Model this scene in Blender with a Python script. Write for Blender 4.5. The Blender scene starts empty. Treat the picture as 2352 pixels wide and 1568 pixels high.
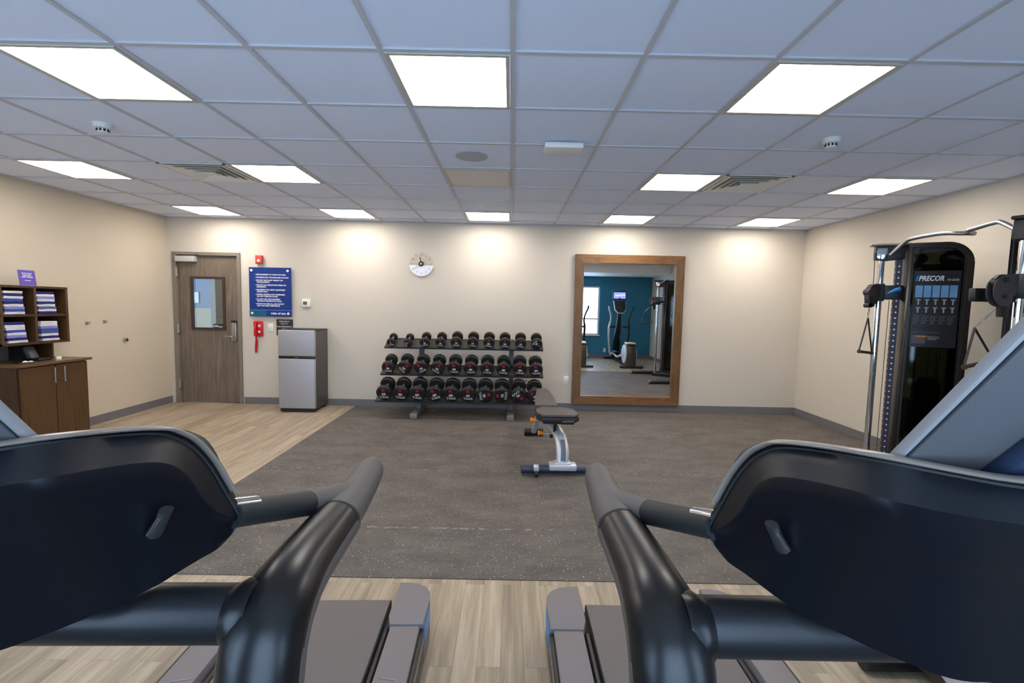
import bpy, bmesh, math, random
from mathutils import Vector, Matrix, Euler
random.seed(7)
SC = bpy.context.scene
COL = SC.collection
PI = math.pi

# ------------------------------------------------------------------ camera, world, exposure
T = 0.61                      # ceiling tile module
CEIL = 2.669
WY, XL, XR, BY = 6.761, -4.92, 4.22, -0.50      # far wall, left, right, wall behind the viewer
CAMZ = 1.5076
CX = 0.0144

cam_d = bpy.data.cameras.new('camera')
cam = bpy.data.objects.new('camera', cam_d); COL.objects.link(cam)
cam_d.sensor_fit = 'HORIZONTAL'; cam_d.sensor_width = 36.0
cam_d.lens = 1070.27 / 2352 * 36.0
cam_d.clip_start = 0.02; cam_d.clip_end = 200
_R = ((0.99979238, -0.00235596, 0.02023986),
      (0.02000201, -0.07608949, -0.99690035),
      (0.0038887, 0.99709821, -0.07602657))     # rows: image right, image down, forward
mr = Matrix(((_R[0][0], -_R[1][0], -_R[2][0]),
             (_R[0][1], -_R[1][1], -_R[2][1]),
             (_R[0][2], -_R[1][2], -_R[2][2])))
cam.matrix_world = Matrix.Translation((CX, 0, CAMZ)) @ mr.to_4x4()
SC.camera = cam

world = bpy.data.worlds.new('daylight'); SC.world = world; world.use_nodes = True
wb = world.node_tree.nodes['Background']
wb.inputs[0].default_value = (0.48, 0.70, 1.0, 1); wb.inputs[1].default_value = 8.5
SC.view_settings.view_transform = 'Standard'; SC.view_settings.look = 'None'
SC.view_settings.gamma = 1.0; SC.view_settings.use_curve_mapping = False
SC.view_settings.exposure = 0.08
SC.cycles.max_bounces = 10; SC.cycles.diffuse_bounces = 5; SC.cycles.glossy_bounces = 6
SC.cycles.transparent_max_bounces = 12
SC.cycles.sample_clamp_indirect = 6.0
PANEL_EMIT = 18.0
PANEL_COL = (1.0, 0.935, 0.865)

WINDOWS = [(-4.25, -2.95), (-2.45, -1.15), (-0.45, 0.85), (1.37, 2.67)]
WZ0, WZ1 = 0.69, 2.14
for (wx0, wx1) in WINDOWS:
    ld = bpy.data.lights.new('window_portal', 'AREA'); ld.shape = 'RECTANGLE'
    ld.size = wx1 - wx0; ld.size_y = WZ1 - WZ0; ld.cycles.is_portal = True
    lo = bpy.data.objects.new('window_portal', ld); COL.objects.link(lo)
    lo.location = ((wx0 + wx1) / 2, BY - 0.13, (WZ0 + WZ1) / 2); lo.rotation_euler = (PI / 2, 0, PI)

# ------------------------------------------------------------------ helpers
def V(*a): return Vector(a)

def srgb(r, g, b):
    def f(c):
        c /= 255.0
        return c / 12.92 if c <= 0.04045 else ((c + 0.055) / 1.055) ** 2.4
    return (f(r), f(g), f(b), 1)

def mat(name, col, rough=0.5, metal=0.0, spec=0.5, emit=None, est=0.0, noise=None, bump=0.0, bscale=200, coat=0.0):
    m = bpy.data.materials.new(name); m.use_nodes = True
    nt = m.node_tree; b = nt.nodes['Principled BSDF']
    b.inputs['Base Color'].default_value = col
    b.inputs['Roughness'].default_value = rough
    b.inputs['Metallic'].default_value = metal
    b.inputs['Specular IOR Level'].default_value = spec
    b.inputs['Coat Weight'].default_value = coat
    if emit:
        b.inputs['Emission Color'].default_value = emit; b.inputs['Emission Strength'].default_value = est
    if noise or bump:
        tc = nt.nodes.new('ShaderNodeTexCoord'); n = nt.nodes.new('ShaderNodeTexNoise')
        n.inputs['Scale'].default_value = bscale; n.inputs['Detail'].default_value = 4
        nt.links.new(tc.outputs['Object'], n.inputs['Vector'])
        if noise:
            r = nt.nodes.new('ShaderNodeMix'); r.data_type = 'RGBA'
            r.inputs[6].default_value = tuple(c * (1 - noise) for c in col[:3]) + (1,)
            r.inputs[7].default_value = tuple(min(1, c * (1 + noise)) for c in col[:3]) + (1,)
            nt.links.new(n.outputs['Fac'], r.inputs[0]); nt.links.new(r.outputs[2], b.inputs['Base Color'])
        if bump:
            bp = nt.nodes.new('ShaderNodeBump'); bp.inputs['Strength'].default_value = bump
            bp.inputs['Distance'].default_value = 0.002
            nt.links.new(n.outputs['Fac'], bp.inputs['Height']); nt.links.new(bp.outputs[0], b.inputs['Normal'])
    return m

def grain(name, cols, stretch, scale=1.0, rough=0.45, spec=0.4, bump=0.15, detail=6, pos=None):
    """streaked wood; stretch = mapping scale, long direction gets the small number"""
    m = bpy.data.materials.new(name); m.use_nodes = True; nt = m.node_tree
    b = nt.nodes['Principled BSDF']; b.inputs['Roughness'].default_value = rough
    b.inputs['Specular IOR Level'].default_value = spec
    tc = nt.nodes.new('ShaderNodeTexCoord'); mp = nt.nodes.new('ShaderNodeMapping')
    mp.inputs['Scale'].default_value = stretch
    nt.links.new(tc.outputs['Object'], mp.inputs[0])
    n = nt.nodes.new('ShaderNodeTexNoise'); n.inputs['Scale'].default_value = scale
    n.inputs['Detail'].default_value = detail; n.inputs['Roughness'].default_value = 0.65
    nt.links.new(mp.outputs[0], n.inputs['Vector'])
    cr = nt.nodes.new('ShaderNodeValToRGB')
    el = cr.color_ramp.elements
    pos = pos or [0.3 + 0.4 * i / (len(cols) - 1) for i in range(len(cols))]
    el[0].position = pos[0]; el[0].color = cols[0]; el[1].position = pos[-1]; el[1].color = cols[-1]
    for p_, c in list(zip(pos, cols))[1:-1]:
        e = el.new(p_); e.color = c
    nt.links.new(n.outputs['Fac'], cr.inputs[0]); nt.links.new(cr.outputs[0], b.inputs['Base Color'])
    if bump:
        bp = nt.nodes.new('ShaderNodeBump'); bp.inputs['Strength'].default_value = bump; bp.inputs['Distance'].default_value = 0.001
        nt.links.new(n.outputs['Fac'], bp.inputs['Height']); nt.links.new(bp.outputs[0], b.inputs['Normal'])
    return m

def tag(o, label=None, cat=None, group=None, kind=None):
    if label: o['label'] = label
    if cat: o['category'] = cat
    if group: o['group'] = group
    if kind: o['kind'] = kind
    return o

def thing(name, label, cat, loc=(0, 0, 0), rz=0.0, group=None, kind=None):
    o = bpy.data.objects.new(name, None); COL.objects.link(o)
    o.location = loc; o.rotation_euler = (0, 0, rz); o.empty_display_size = 0.05
    return tag(o, label, cat, group, kind)

def catmull(pts, k):
    """smooth a list of equal-length tuples"""
    out = []; n = len(pts)
    for i in range(n - 1):
        p0, p1, p2, p3 = pts[max(i - 1, 0)], pts[i], pts[i + 1], pts[min(i + 2, n - 1)]
        for j in range(k):
            t = j / k
            out.append(tuple(0.5 * (2 * b + (c - a) * t + (2 * a - 5 * b + 4 * c - d) * t * t + (3 * b - a - 3 * c + d) * t ** 3)
                             for a, b, c, d in zip(p0, p1, p2, p3)))
    out.append(tuple(pts[-1]))
    return out

class B:
    def __init__(s): s.bm = bmesh.new()
    def _new(s, verts, faces):
        vs = [s.bm.verts.new(v) for v in verts]
        fs = []
        for f in faces:
            try: fs.append(s.bm.faces.new([vs[i] for i in f]))
            except ValueError: pass
        return vs, fs
    def box(s, lo, hi, bev=0.0, seg=2, M=None):
        x0, y0, z0 = lo; x1, y1, z1 = hi
        vs, fs = s._new([(x0, y0, z0), (x1, y0, z0), (x1, y1, z0), (x0, y1, z0), (x0, y0, z1), (x1, y0, z1), (x1, y1, z1), (x0, y1, z1)],
                        [(0, 3, 2, 1), (4, 5, 6, 7), (0, 1, 5, 4), (1, 2, 6, 5), (2, 3, 7, 6), (3, 0, 4, 7)])
        if bev:
            ed = list({e for f in fs for e in f.edges})
            r = bmesh.ops.bevel(s.bm, geom=ed, offset=bev, segments=seg, profile=0.5, affect='EDGES')
            vs = list({v for f in r['faces'] for v in f.verts} | {v for v in vs if v.is_valid})
        if M is not None:
            for v in vs: v.co = M @ v.co
        return s
    def tube(s, path, rad, n=16, cap=True, up=(0, 0, 1), smooth=0):
        """path of points; rad: number, or (ra, rb) oval, or one per point"""
        P = [Vector(p) for p in path]
        R = rad if isinstance(rad, list) else [rad] * len(P)
        R = [(r, r) if not isinstance(r, (tuple, list)) else tuple(r) for r in R]
        if smooth:
            q = catmull([tuple(p) + r for p, r in zip(P, R)], smooth)
            P = [Vector(a[:3]) for a in q]; R = [(a[3], a[4]) for a in q]
        rings = []; up = Vector(up)
        for i, p in enumerate(P):
            d = (P[min(i + 1, len(P) - 1)] - P[max(i - 1, 0)]).normalized()
            a = d.cross(up)
            if a.length < 1e-3: a = d.cross(Vector((1, 0, 0)))
            a.normalize(); b = a.cross(d).normalized()
            rings.append([s.bm.verts.new(p + a * R[i][0] * math.cos(2 * PI * k / n) + b * R[i][1] * math.sin(2 * PI * k / n)) for k in range(n)])
        for i in range(len(rings) - 1):
            for k in range(n):
                s.bm.faces.new((rings[i][k], rings[i][(k + 1) % n], rings[i + 1][(k + 1) % n], rings[i + 1][k]))
        if cap:
            s.bm.faces.new(list(reversed(rings[0]))); s.bm.faces.new(rings[-1])
        return s
    def cyl(s, p0, p1, r, n=24): return s.tube([p0, p1], r, n)
    def lathe(s, prof, o=(0, 0, 0), ax=(0, 0, 1), n=32):
        """prof: (radius, height) pairs along ax from o"""
        o = Vector(o); ax = Vector(ax).normalized()
        q = Vector((0, 0, 1)).rotation_difference(ax)
        rings = []
        for r, h in prof:
            if r < 1e-6: rings.append([s.bm.verts.new(o + q @ Vector((0, 0, h)))])
            else: rings.append([s.bm.verts.new(o + q @ Vector((r * math.cos(2 * PI * k / n), r * math.sin(2 * PI * k / n), h))) for k in range(n)])
        for a, b in zip(rings, rings[1:]):
            for k in range(n):
                k2 = (k + 1) % n
                if len(a) == 1 and len(b) == 1: continue
                if len(a) == 1: s.bm.faces.new((a[0], b[k2], b[k]))
                elif len(b) == 1: s.bm.faces.new((a[k], a[k2], b[0]))
                else: s.bm.faces.new((a[k], a[k2], b[k2], b[k]))
        if len(rings[0]) > 1: s.bm.faces.new(list(reversed(rings[0])))
        if len(rings[-1]) > 1: s.bm.faces.new(rings[-1])
        return s
    def prism(s, poly, f, d0, d1, bev=0.0):
        """poly of 2-D points; f(u, v, d) gives the 3-D point"""
        n = len(poly)
        vs, fs = s._new([f(u, v, d0) for u, v in poly] + [f(u, v, d1) for u, v in poly],
                        [tuple(range(n - 1, -1, -1)), tuple(range(n, 2 * n))] + [(i, (i + 1) % n, n + (i + 1) % n, n + i) for i in range(n)])
        if bev:
            ed = [e for e in fs[0].edges] + [e for e in fs[1].edges]
            bmesh.ops.bevel(s.bm, geom=ed, offset=bev, segments=2, profile=0.5, affect='EDGES')
        return s
    def grid(s, rows, closed=False):
        g = [[s.bm.verts.new(p) for p in r] for r in rows]
        for i in range(len(g) - 1):
            m = len(g[i])
            for j in range(m if closed else m - 1):
                try: s.bm.faces.new((g[i][j], g[i][(j + 1) % m], g[i + 1][(j + 1) % m], g[i + 1][j]))
                except ValueError: pass
        return s
    def build(s, name, m, parent=None, smooth=35, M=None, label=None):
        bmesh.ops.remove_doubles(s.bm, verts=s.bm.verts, dist=1e-6)
        if M is not None: s.bm.transform(M)
        bmesh.ops.recalc_face_normals(s.bm, faces=s.bm.faces)
        me = bpy.data.meshes.new(name)
        if smooth:
            for f in s.bm.faces: f.smooth = True
            for e in s.bm.edges:
                if len(e.link_faces) == 2 and e.calc_face_angle(0) > math.radians(smooth): e.smooth = False
        s.bm.to_mesh(me); s.bm.free()
        o = bpy.data.objects.new(name, me); COL.objects.link(o)
        me.materials.append(m)
        if parent: o.parent = parent
        if label: o['label'] = label
        return o

def text(name, body, size, m, parent, M, align='LEFT', thick=0.0006, bold=0.0, shear=0.0, sp=1.0, line=1.0, wide=1.0):
    """flat lettering as a mesh; letters lie in local XY of M"""
    cu = bpy.data.curves.new('t', 'FONT'); cu.body = body; cu.size = size; cu.align_x = align
    cu.extrude = thick; cu.offset = bold; cu.shear = shear; cu.space_character = sp; cu.space_line = line; cu.resolution_u = 2
    ob = bpy.data.objects.new('t', cu); COL.objects.link(ob)
    me = bpy.data.meshes.new_from_object(ob.evaluated_get(bpy.context.evaluated_depsgraph_get()))
    bpy.data.objects.remove(ob); bpy.data.curves.remove(cu)
    me.transform(M @ Matrix.Diagonal((wide, 1, 1, 1)))
    me.materials.clear(); me.materials.append(m)
    o = bpy.data.objects.new(name, me); me.name = name; COL.objects.link(o)
    if parent: o.parent = parent
    return o
FACE_Y = Matrix.Rotation(PI / 2, 4, 'X')                       # text facing -Y
FACE_X = Matrix.Rotation(PI / 2, 4, 'Z') @ Matrix.Rotation(PI / 2, 4, 'X')   # text facing +X

def chaikin(p, k=2):
    for _ in range(k): p = [q_ for a, b in zip(p, p[1:] + p[:1]) for q_ in ((a[0] * .75 + b[0] * .25, a[1] * .75 + b[1] * .25), (a[0] * .25 + b[0] * .75, a[1] * .25 + b[1] * .75))]
    return p
def kids(o): return [c for c in bpy.data.objects if c.parent == o]
def dup(root, loc=None, rz=None, label=None, name=None):
    r = root.copy(); COL.objects.link(r)
    if name: r.name = name
    if loc is not None: r.location = loc
    if rz is not None: r.rotation_euler = (0, 0, rz)
    if label: r['label'] = label
    for ch in kids(root):
        c = ch.copy(); COL.objects.link(c); c.parent = r
        for g in kids(ch):
            d = g.copy(); COL.objects.link(d); d.parent = c
    return r
def struct(name, b, m, parent=None, smooth=0):
    o = b.build(name, m, parent, smooth)
    if not parent: o['kind'] = 'structure'
    return o

# ------------------------------------------------------------------ materials
M_wall = mat('wall_vinyl', srgb(208, 198, 183), 0.75, spec=0.25, noise=0.025, bump=0.25, bscale=260)
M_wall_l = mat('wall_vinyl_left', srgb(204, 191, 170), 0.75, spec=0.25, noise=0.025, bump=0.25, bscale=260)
M_teal = mat('teal_paint', srgb(52, 122, 152), 0.65, spec=0.3)
M_tile = mat('ceiling_tile', srgb(228, 236, 254), 0.9, spec=0.1, noise=0.03, bump=0.35, bscale=420)
M_bar = mat('ceiling_bar', srgb(196, 196, 200), 0.55)
M_base = mat('cove_base', srgb(112, 110, 112), 0.5)
M_white = mat('white_plastic', srgb(225, 225, 220), 0.45)
M_offwhite = mat('soft_white', srgb(235, 232, 225), 0.5)
M_panelframe = mat('panel_frame', srgb(190, 185, 170), 0.5)
M_diff = mat('lit_diffuser', (1, 1, 1, 1), 0.5, emit=PANEL_COL + (1,), est=PANEL_EMIT)
M_diff_off = mat('unlit_diffuser', srgb(222, 212, 206), 0.5)
M_vent = mat('vent_metal', srgb(244, 241, 232), 0.5)
M_dark = mat('dark_void', srgb(30, 30, 30), 0.8)
M_black = mat('black_plastic', srgb(22, 22, 24), 0.38)
M_blackm = mat('black_matte', srgb(30, 30, 31), 0.6)
M_powder = mat('black_powdercoat', srgb(25, 24, 26), 0.38, bump=0.1, bscale=900)
M_rubber = mat('grip_rubber', srgb(86, 79, 75), 0.52, bump=0.15, bscale=1500)
M_chrome = mat('chrome', (0.85, 0.85, 0.87, 1), 0.08, 1.0)
M_barbright = mat('handle_chrome', (.9, .9, .9, 1), .28, .85)
M_steel = mat('brushed_steel', srgb(172, 172, 178), 0.34, 1.0)
M_steelgray = mat('steel_face', srgb(176, 175, 178), 0.5, 0.45)
M_nickel = mat('satin_nickel', srgb(190, 188, 184), 0.3, 1.0)
M_red = mat('red_plastic', srgb(200, 22, 30), 0.35)
M_alarm = mat('alarm_red', srgb(205, 60, 45), 0.4)
M_clear = mat('strobe_lens', srgb(240, 225, 205), 0.15)
M_signblue = mat('sign_blue', srgb(16, 52, 128), 0.3)
M_signteal = mat('sign_teal', srgb(20, 92, 128), 0.3)
M_ink = mat('white_ink', srgb(232, 232, 240), 0.6)
M_inkg = mat('grey_ink', srgb(190, 190, 190), 0.6)
M_inkd = mat('faded_ink', srgb(110, 110, 118), 0.6)
M_blksign = mat('black_sign', srgb(38, 33, 30), 0.5)
M_blue = mat('accent_blue', srgb(20, 130, 200), 0.35)
M_purple = mat('purple_card', srgb(92, 70, 165), 0.5)
M_orange = mat('orange_plastic', srgb(245, 140, 20), 0.35)
M_silver = mat('silver_paint', srgb(205, 204, 206), 0.35, 0.35)
M_pad = mat('bench_vinyl', srgb(76, 68, 64), 0.55, bump=0.2, bscale=600)
M_padside = mat('bench_side', srgb(30, 28, 30), 0.5)
M_urethane = mat('urethane', srgb(27, 26, 25), 0.45, bump=0.1, bscale=900)
M_shelf = mat('rack_steel', srgb(48, 46, 46), 0.4)
M_rackgray = mat('rack_grey', srgb(98, 98, 102), 0.45)
M_wood_cab = grain('cabinet_wood', [srgb(64, 43, 22), srgb(86, 60, 33), srgb(75, 51, 27)], (30, 30, 2.2), 1.0, 0.4)
M_wood_dark = grain('cabinet_edge', [srgb(54, 34, 20), srgb(78, 52, 32)], (20, 20, 4), 1.0, 0.4)
M_wood_top = grain('counter_top', [srgb(84, 60, 38), srgb(112, 84, 56)], (20, 3, 20), 1.0, 0.35)
M_wood_frame = grain('mirror_wood', [srgb(84, 60, 38), srgb(116, 86, 54), srgb(100, 72, 45)], (14, 14, 3), 1.0, 0.4)
M_wood_frame_h = grain('mirror_wood_h', [srgb(94, 66, 38), srgb(132, 94, 56), srgb(112, 78, 46)], (3, 14, 14), 1.0, 0.4)
M_door = grain('door_laminate', [srgb(92, 80, 70), srgb(122, 108, 94), srgb(104, 90, 78), srgb(146, 132, 114)], (15, 15, .9), 1.0, 0.5, pos=[0.28, 0.45, 0.55, 0.75])
M_doorframe = mat('door_frame_paint', srgb(128, 118, 104), 0.5)
M_darkframe = mat('lite_frame', srgb(62, 48, 42), 0.4)
M_mirror = mat('mirror_silver', (0.86, 0.89, 0.91, 1), 0.0, 1.0)
M_belt = mat('running_belt', srgb(104, 96, 92), 0.7, bump=0.2, bscale=900)
M_rail = mat('foot_rail', srgb(118, 110, 110), 0.6, bump=0.2, bscale=1200)
M_shell = mat('console_shell', srgb(8, 10, 17), 0.40, spec=0.42, bump=0.06, bscale=1500)
M_frametube = mat('upright_paint', srgb(26, 24, 24), 0.32, 0.3, coat=0.0)
M_bezel = mat('display_bezel', srgb(142, 138, 138), 0.5)
M_dispback = mat('display_back', srgb(82, 80, 82), 0.55, bump=0.08, bscale=1300)
M_screen = mat('dark_glass', srgb(10, 10, 12), 0.08)
M_rim = mat('rim_grey', srgb(128, 115, 104), 0.3)
M_plum = mat('column_plum', srgb(58, 50, 64), .5)
M_ridge = mat('ridge', srgb(142, 134, 134), .6)
M_disc = mat('disc_white', srgb(210, 212, 222), .35)

def glass(name, tint=(1, 1, 1, 1), refl=0.12, trans_tint=None, rough=0.0):
    m = bpy.data.materials.new(name); m.use_nodes = True; nt = m.node_tree
    for n in list(nt.nodes): nt.nodes.remove(n)
    o = nt.nodes.new('ShaderNodeOutputMaterial'); mx = nt.nodes.new('ShaderNodeMixShader')
    t = nt.nodes.new('ShaderNodeBsdfTransparent'); g = nt.nodes.new('ShaderNodeBsdfGlossy')
    t.inputs[0].default_value = trans_tint or tint; g.inputs[0].default_value = (1, 1, 1, 1); g.inputs['Roughness'].default_value = rough
    mx.inputs[0].default_value = refl
    nt.links.new(t.outputs[0], mx.inputs[1]); nt.links.new(g.outputs[0], mx.inputs[2]); nt.links.new(mx.outputs[0], o.inputs[0])
    return m
M_glass = glass('clear_glass', refl=0.06)
M_doorglass = glass('door_glass', refl=0.14, trans_tint=(0.8, 0.82, 0.82, 1))
M_smoke = glass('smoked_acrylic', refl=0.035, trans_tint=(0.34, 0.35, 0.30, 1), rough=0.05)
M_clockglass = glass('clock_acrylic', refl=0.015, trans_tint=(0.975, 0.97, 0.96, 1), rough=0.1)

def vinyl_floor():
    m = bpy.data.materials.new('vinyl_plank'); m.use_nodes = True; nt = m.node_tree; L = nt.links.new
    b = nt.nodes['Principled BSDF']; b.inputs['Roughness'].default_value = 0.42; b.inputs['Specular IOR Level'].default_value = 0.35
    tc = nt.nodes.new('ShaderNodeTexCoord'); sep = nt.nodes.new('ShaderNodeSeparateXYZ'); cmb = nt.nodes.new('ShaderNodeCombineXYZ')
    L(tc.outputs['Object'], sep.inputs[0]); L(sep.outputs[1], cmb.inputs[0]); L(sep.outputs[0], cmb.inputs[1])
    br = nt.nodes.new('ShaderNodeTexBrick'); br.inputs['Scale'].default_value = 1.0
    br.inputs['Brick Width'].default_value = 0.92; br.inputs['Row Height'].default_value = 0.1
    br.inputs['Mortar Size'].default_value = 0.0006; br.inputs['Mortar Smooth'].default_value = 0.2
    br.offset = 0.37; br.inputs['Bias'].default_value = 0.0
    br.inputs['Color1'].default_value = (0, 0, 0, 1); br.inputs['Color2'].default_value = (1, 1, 1, 1); br.inputs['Mortar'].default_value = (0.25, 0.25, 0.25, 1)
    L(cmb.outputs[0], br.inputs['Vector'])
    # per-plank shift of the grain
    sh = nt.nodes.new('ShaderNodeVectorMath'); sh.operation = 'MULTIPLY_ADD'
    L(br.outputs['Color'], sh.inputs[0]); sh.inputs[1].default_value = (7, 7, 7); L(tc.outputs['Object'], sh.inputs[2])
    mp = nt.nodes.new('ShaderNodeMapping'); mp.inputs['Scale'].default_value = (17, 1.1, 1); L(sh.outputs[0], mp.inputs[0])
    n = nt.nodes.new('ShaderNodeTexNoise'); n.inputs['Scale'].default_value = 1.3; n.inputs['Detail'].default_value = 7; n.inputs['Roughness'].default_value = 0.6
    L(mp.outputs[0], n.inputs['Vector'])
    mp2 = nt.nodes.new('ShaderNodeMapping'); mp2.inputs['Scale'].default_value = (120, 4, 1); L(sh.outputs[0], mp2.inputs[0])
    n2 = nt.nodes.new('ShaderNodeTexNoise'); n2.inputs['Scale'].default_value = 1.0; n2.inputs['Detail'].default_value = 3; L(mp2.outputs[0], n2.inputs['Vector'])
    a = nt.nodes.new('ShaderNodeMath'); a.operation = 'MULTIPLY_ADD'; L(n.outputs['Fac'], a.inputs[0]); a.inputs[1].default_value = 0.75
    a2 = nt.nodes.new('ShaderNodeMath'); a2.operation = 'MULTIPLY'; L(n2.outputs['Fac'], a2.inputs[0]); a2.inputs[1].default_value = 0.25; L(a2.outputs[0], a.inputs[2])
    a3 = nt.nodes.new('ShaderNodeMath'); a3.operation = 'MULTIPLY_ADD'; L(br.outputs['Color'], a3.inputs[0]); a3.inputs[1].default_value = 0.13; L(a.outputs[0], a3.inputs[2])
    cr = nt.nodes.new('ShaderNodeValToRGB'); el = cr.color_ramp.elements
    el[0].position = 0.34; el[0].color = srgb(126, 111, 94); el[1].position = 0.76; el[1].color = srgb(182, 165, 143)
    e = el.new(0.50); e.color = srgb(150, 134, 114); e = el.new(0.62); e.color = srgb(168, 151, 129)
    L(a3.outputs[0], cr.inputs[0])
    mx = nt.nodes.new('ShaderNodeMix'); mx.data_type = 'RGBA'; L(br.outputs['Fac'], mx.inputs[0]); L(cr.outputs[0], mx.inputs[6]); mx.inputs[7].default_value = srgb(96, 80, 62)
    L(mx.outputs[2], b.inputs['Base Color'])
    return m

def rubber_floor():
    m = bpy.data.materials.new('rubber_floor'); m.use_nodes = True; nt = m.node_tree; L = nt.links.new
    b = nt.nodes['Principled BSDF']; b.inputs['Roughness'].default_value = 0.62; b.inputs['Specular IOR Level'].default_value = 0.35
    tc = nt.nodes.new('ShaderNodeTexCoord')
    n = nt.nodes.new('ShaderNodeTexNoise'); n.inputs['Scale'].default_value = 60; n.inputs['Detail'].default_value = 6; n.inputs['Roughness'].default_value = 0.75
    L(tc.outputs['Object'], n.inputs['Vector'])
    mp = nt.nodes.new('ShaderNodeMapping'); mp.inputs['Scale'].default_value = (1.6, 3.0, 1); L(tc.outputs['Object'], mp.inputs[0])
    n3 = nt.nodes.new('ShaderNodeTexNoise'); n3.inputs['Scale'].default_value = 1.6; n3.inputs['Detail'].default_value = 6; n3.inputs['Roughness'].default_value = 0.7; L(mp.outputs[0], n3.inputs['Vector'])
    av = nt.nodes.new('ShaderNodeMath'); av.operation = 'ADD'; L(n.outputs['Fac'], av.inputs[0]); L(n3.outputs['Fac'], av.inputs[1])
    hv = nt.nodes.new('ShaderNodeMath'); hv.operation = 'MULTIPLY'; L(av.outputs[0], hv.inputs[0]); hv.inputs[1].default_value = 0.5
    cr = nt.nodes.new('ShaderNodeValToRGB'); el = cr.color_ramp.elements
    el[0].position = 0.36; el[0].color = srgb(68, 62, 58); el[1].position = 0.66; el[1].color = srgb(113, 105, 98)
    L(hv.outputs[0], cr.inputs[0])
    vo = nt.nodes.new('ShaderNodeTexVoronoi'); vo.inputs['Scale'].default_value = 48; L(tc.outputs['Object'], vo.inputs['Vector'])
    lt = nt.nodes.new('ShaderNodeMath'); lt.operation = 'LESS_THAN'; L(vo.outputs['Distance'], lt.inputs[0]); lt.inputs[1].default_value = 0.17
    sp = nt.nodes.new('ShaderNodeSeparateColor'); L(vo.outputs['Color'], sp.inputs[0])
    gt = nt.nodes.new('ShaderNodeMath'); gt.operation = 'GREATER_THAN'; L(sp.outputs[0], gt.inputs[0]); gt.inputs[1].default_value = 0.62
    mu = nt.nodes.new('ShaderNodeMath'); mu.operation = 'MULTIPLY'; L(lt.outputs[0], mu.inputs[0]); L(gt.outputs[0], mu.inputs[1])
    mu2 = nt.nodes.new('ShaderNodeMath'); mu2.operation = 'MULTIPLY'; L(mu.outputs[0], mu2.inputs[0]); mu2.inputs[1].default_value = 0.8
    mx = nt.nodes.new('ShaderNodeMix'); mx.data_type = 'RGBA'; L(mu2.outputs[0], mx.inputs[0]); L(cr.outputs[0], mx.inputs[6]); mx.inputs[7].default_value = srgb(186, 182, 172)
    # scuffed mat joints across the floor
    sx = nt.nodes.new('ShaderNodeSeparateXYZ'); L(tc.outputs['Object'], sx.inputs[0])
    prev = mx.outputs[2]
    nz = nt.nodes.new('ShaderNodeTexNoise'); nz.inputs['Scale'].default_value = 14; nz.inputs['Detail'].default_value = 6; nz.inputs['Roughness'].default_value = 0.8; L(tc.outputs['Object'], nz.inputs['Vector'])
    th = nt.nodes.new('ShaderNodeMath'); th.operation = 'GREATER_THAN'; L(nz.outputs['Fac'], th.inputs[0]); th.inputs[1].default_value = 0.55
    for yy in (3.04, 4.14, 5.4):
        d = nt.nodes.new('ShaderNodeMath'); d.operation = 'SUBTRACT'; L(sx.outputs[1], d.inputs[0]); d.inputs[1].default_value = yy
        ab = nt.nodes.new('ShaderNodeMath'); ab.operation = 'ABSOLUTE'; L(d.outputs[0], ab.inputs[0])
        ls = nt.nodes.new('ShaderNodeMath'); ls.operation = 'LESS_THAN'; L(ab.outputs[0], ls.inputs[0]); ls.inputs[1].default_value = 0.012
        mm = nt.nodes.new('ShaderNodeMath'); mm.operation = 'MULTIPLY'; L(ls.outputs[0], mm.inputs[0]); L(th.outputs[0], mm.inputs[1])
        m3 = nt.nodes.new('ShaderNodeMath'); m3.operation = 'MULTIPLY'; L(mm.outputs[0], m3.inputs[0]); m3.inputs[1].default_value = 0.35
        x = nt.nodes.new('ShaderNodeMix'); x.data_type = 'RGBA'; L(m3.outputs[0], x.inputs[0]); L(prev, x.inputs[6]); x.inputs[7].default_value = srgb(176, 170, 168)
        prev = x.outputs[2]
    L(prev, b.inputs['Base Color'])
    bp = nt.nodes.new('ShaderNodeBump'); bp.inputs['Strength'].default_value = 0.3; bp.inputs['Distance'].default_value = 0.002
    L(n.outputs['Fac'], bp.inputs['Height']); L(bp.outputs[0], b.inputs['Normal'])
    return m
M_vinyl = vinyl_floor(); M_rubfloor = rubber_floor()

# ------------------------------------------------------------------ room shell
RX0, RY0 = -2.225, 2.462                 # rubber floor corner
struct('floor', B().box((XL - .1, BY - .1, -.1), (XR + .1, WY + .1, 0)), M_vinyl)
struct('floor', B().box((RX0, RY0, -.02), (XR, WY, .004)), M_rubfloor)
struct('ceiling', B().box((XL - .1, BY - .1, CEIL + .006), (XR + .1, WY + .1, CEIL + .1)), M_tile)
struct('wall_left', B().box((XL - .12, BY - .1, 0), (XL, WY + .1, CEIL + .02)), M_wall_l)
struct('wall_right', B().box((XR, BY - .1, 0), (XR + .12, WY + .1, CEIL + .02)), M_wall)
# far wall with the door opening
DX0, DX1, DZ = -4.81, -3.90, 2.145
b = B(); b.box((XL, WY, 0), (DX0, WY + .12, CEIL + .02)); b.box((DX1, WY, 0), (XR, WY + .12, CEIL + .02)); b.box((DX0, WY, DZ), (DX1, WY + .12, CEIL + .02))
struct('wall_back', b, M_wall)
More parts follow.
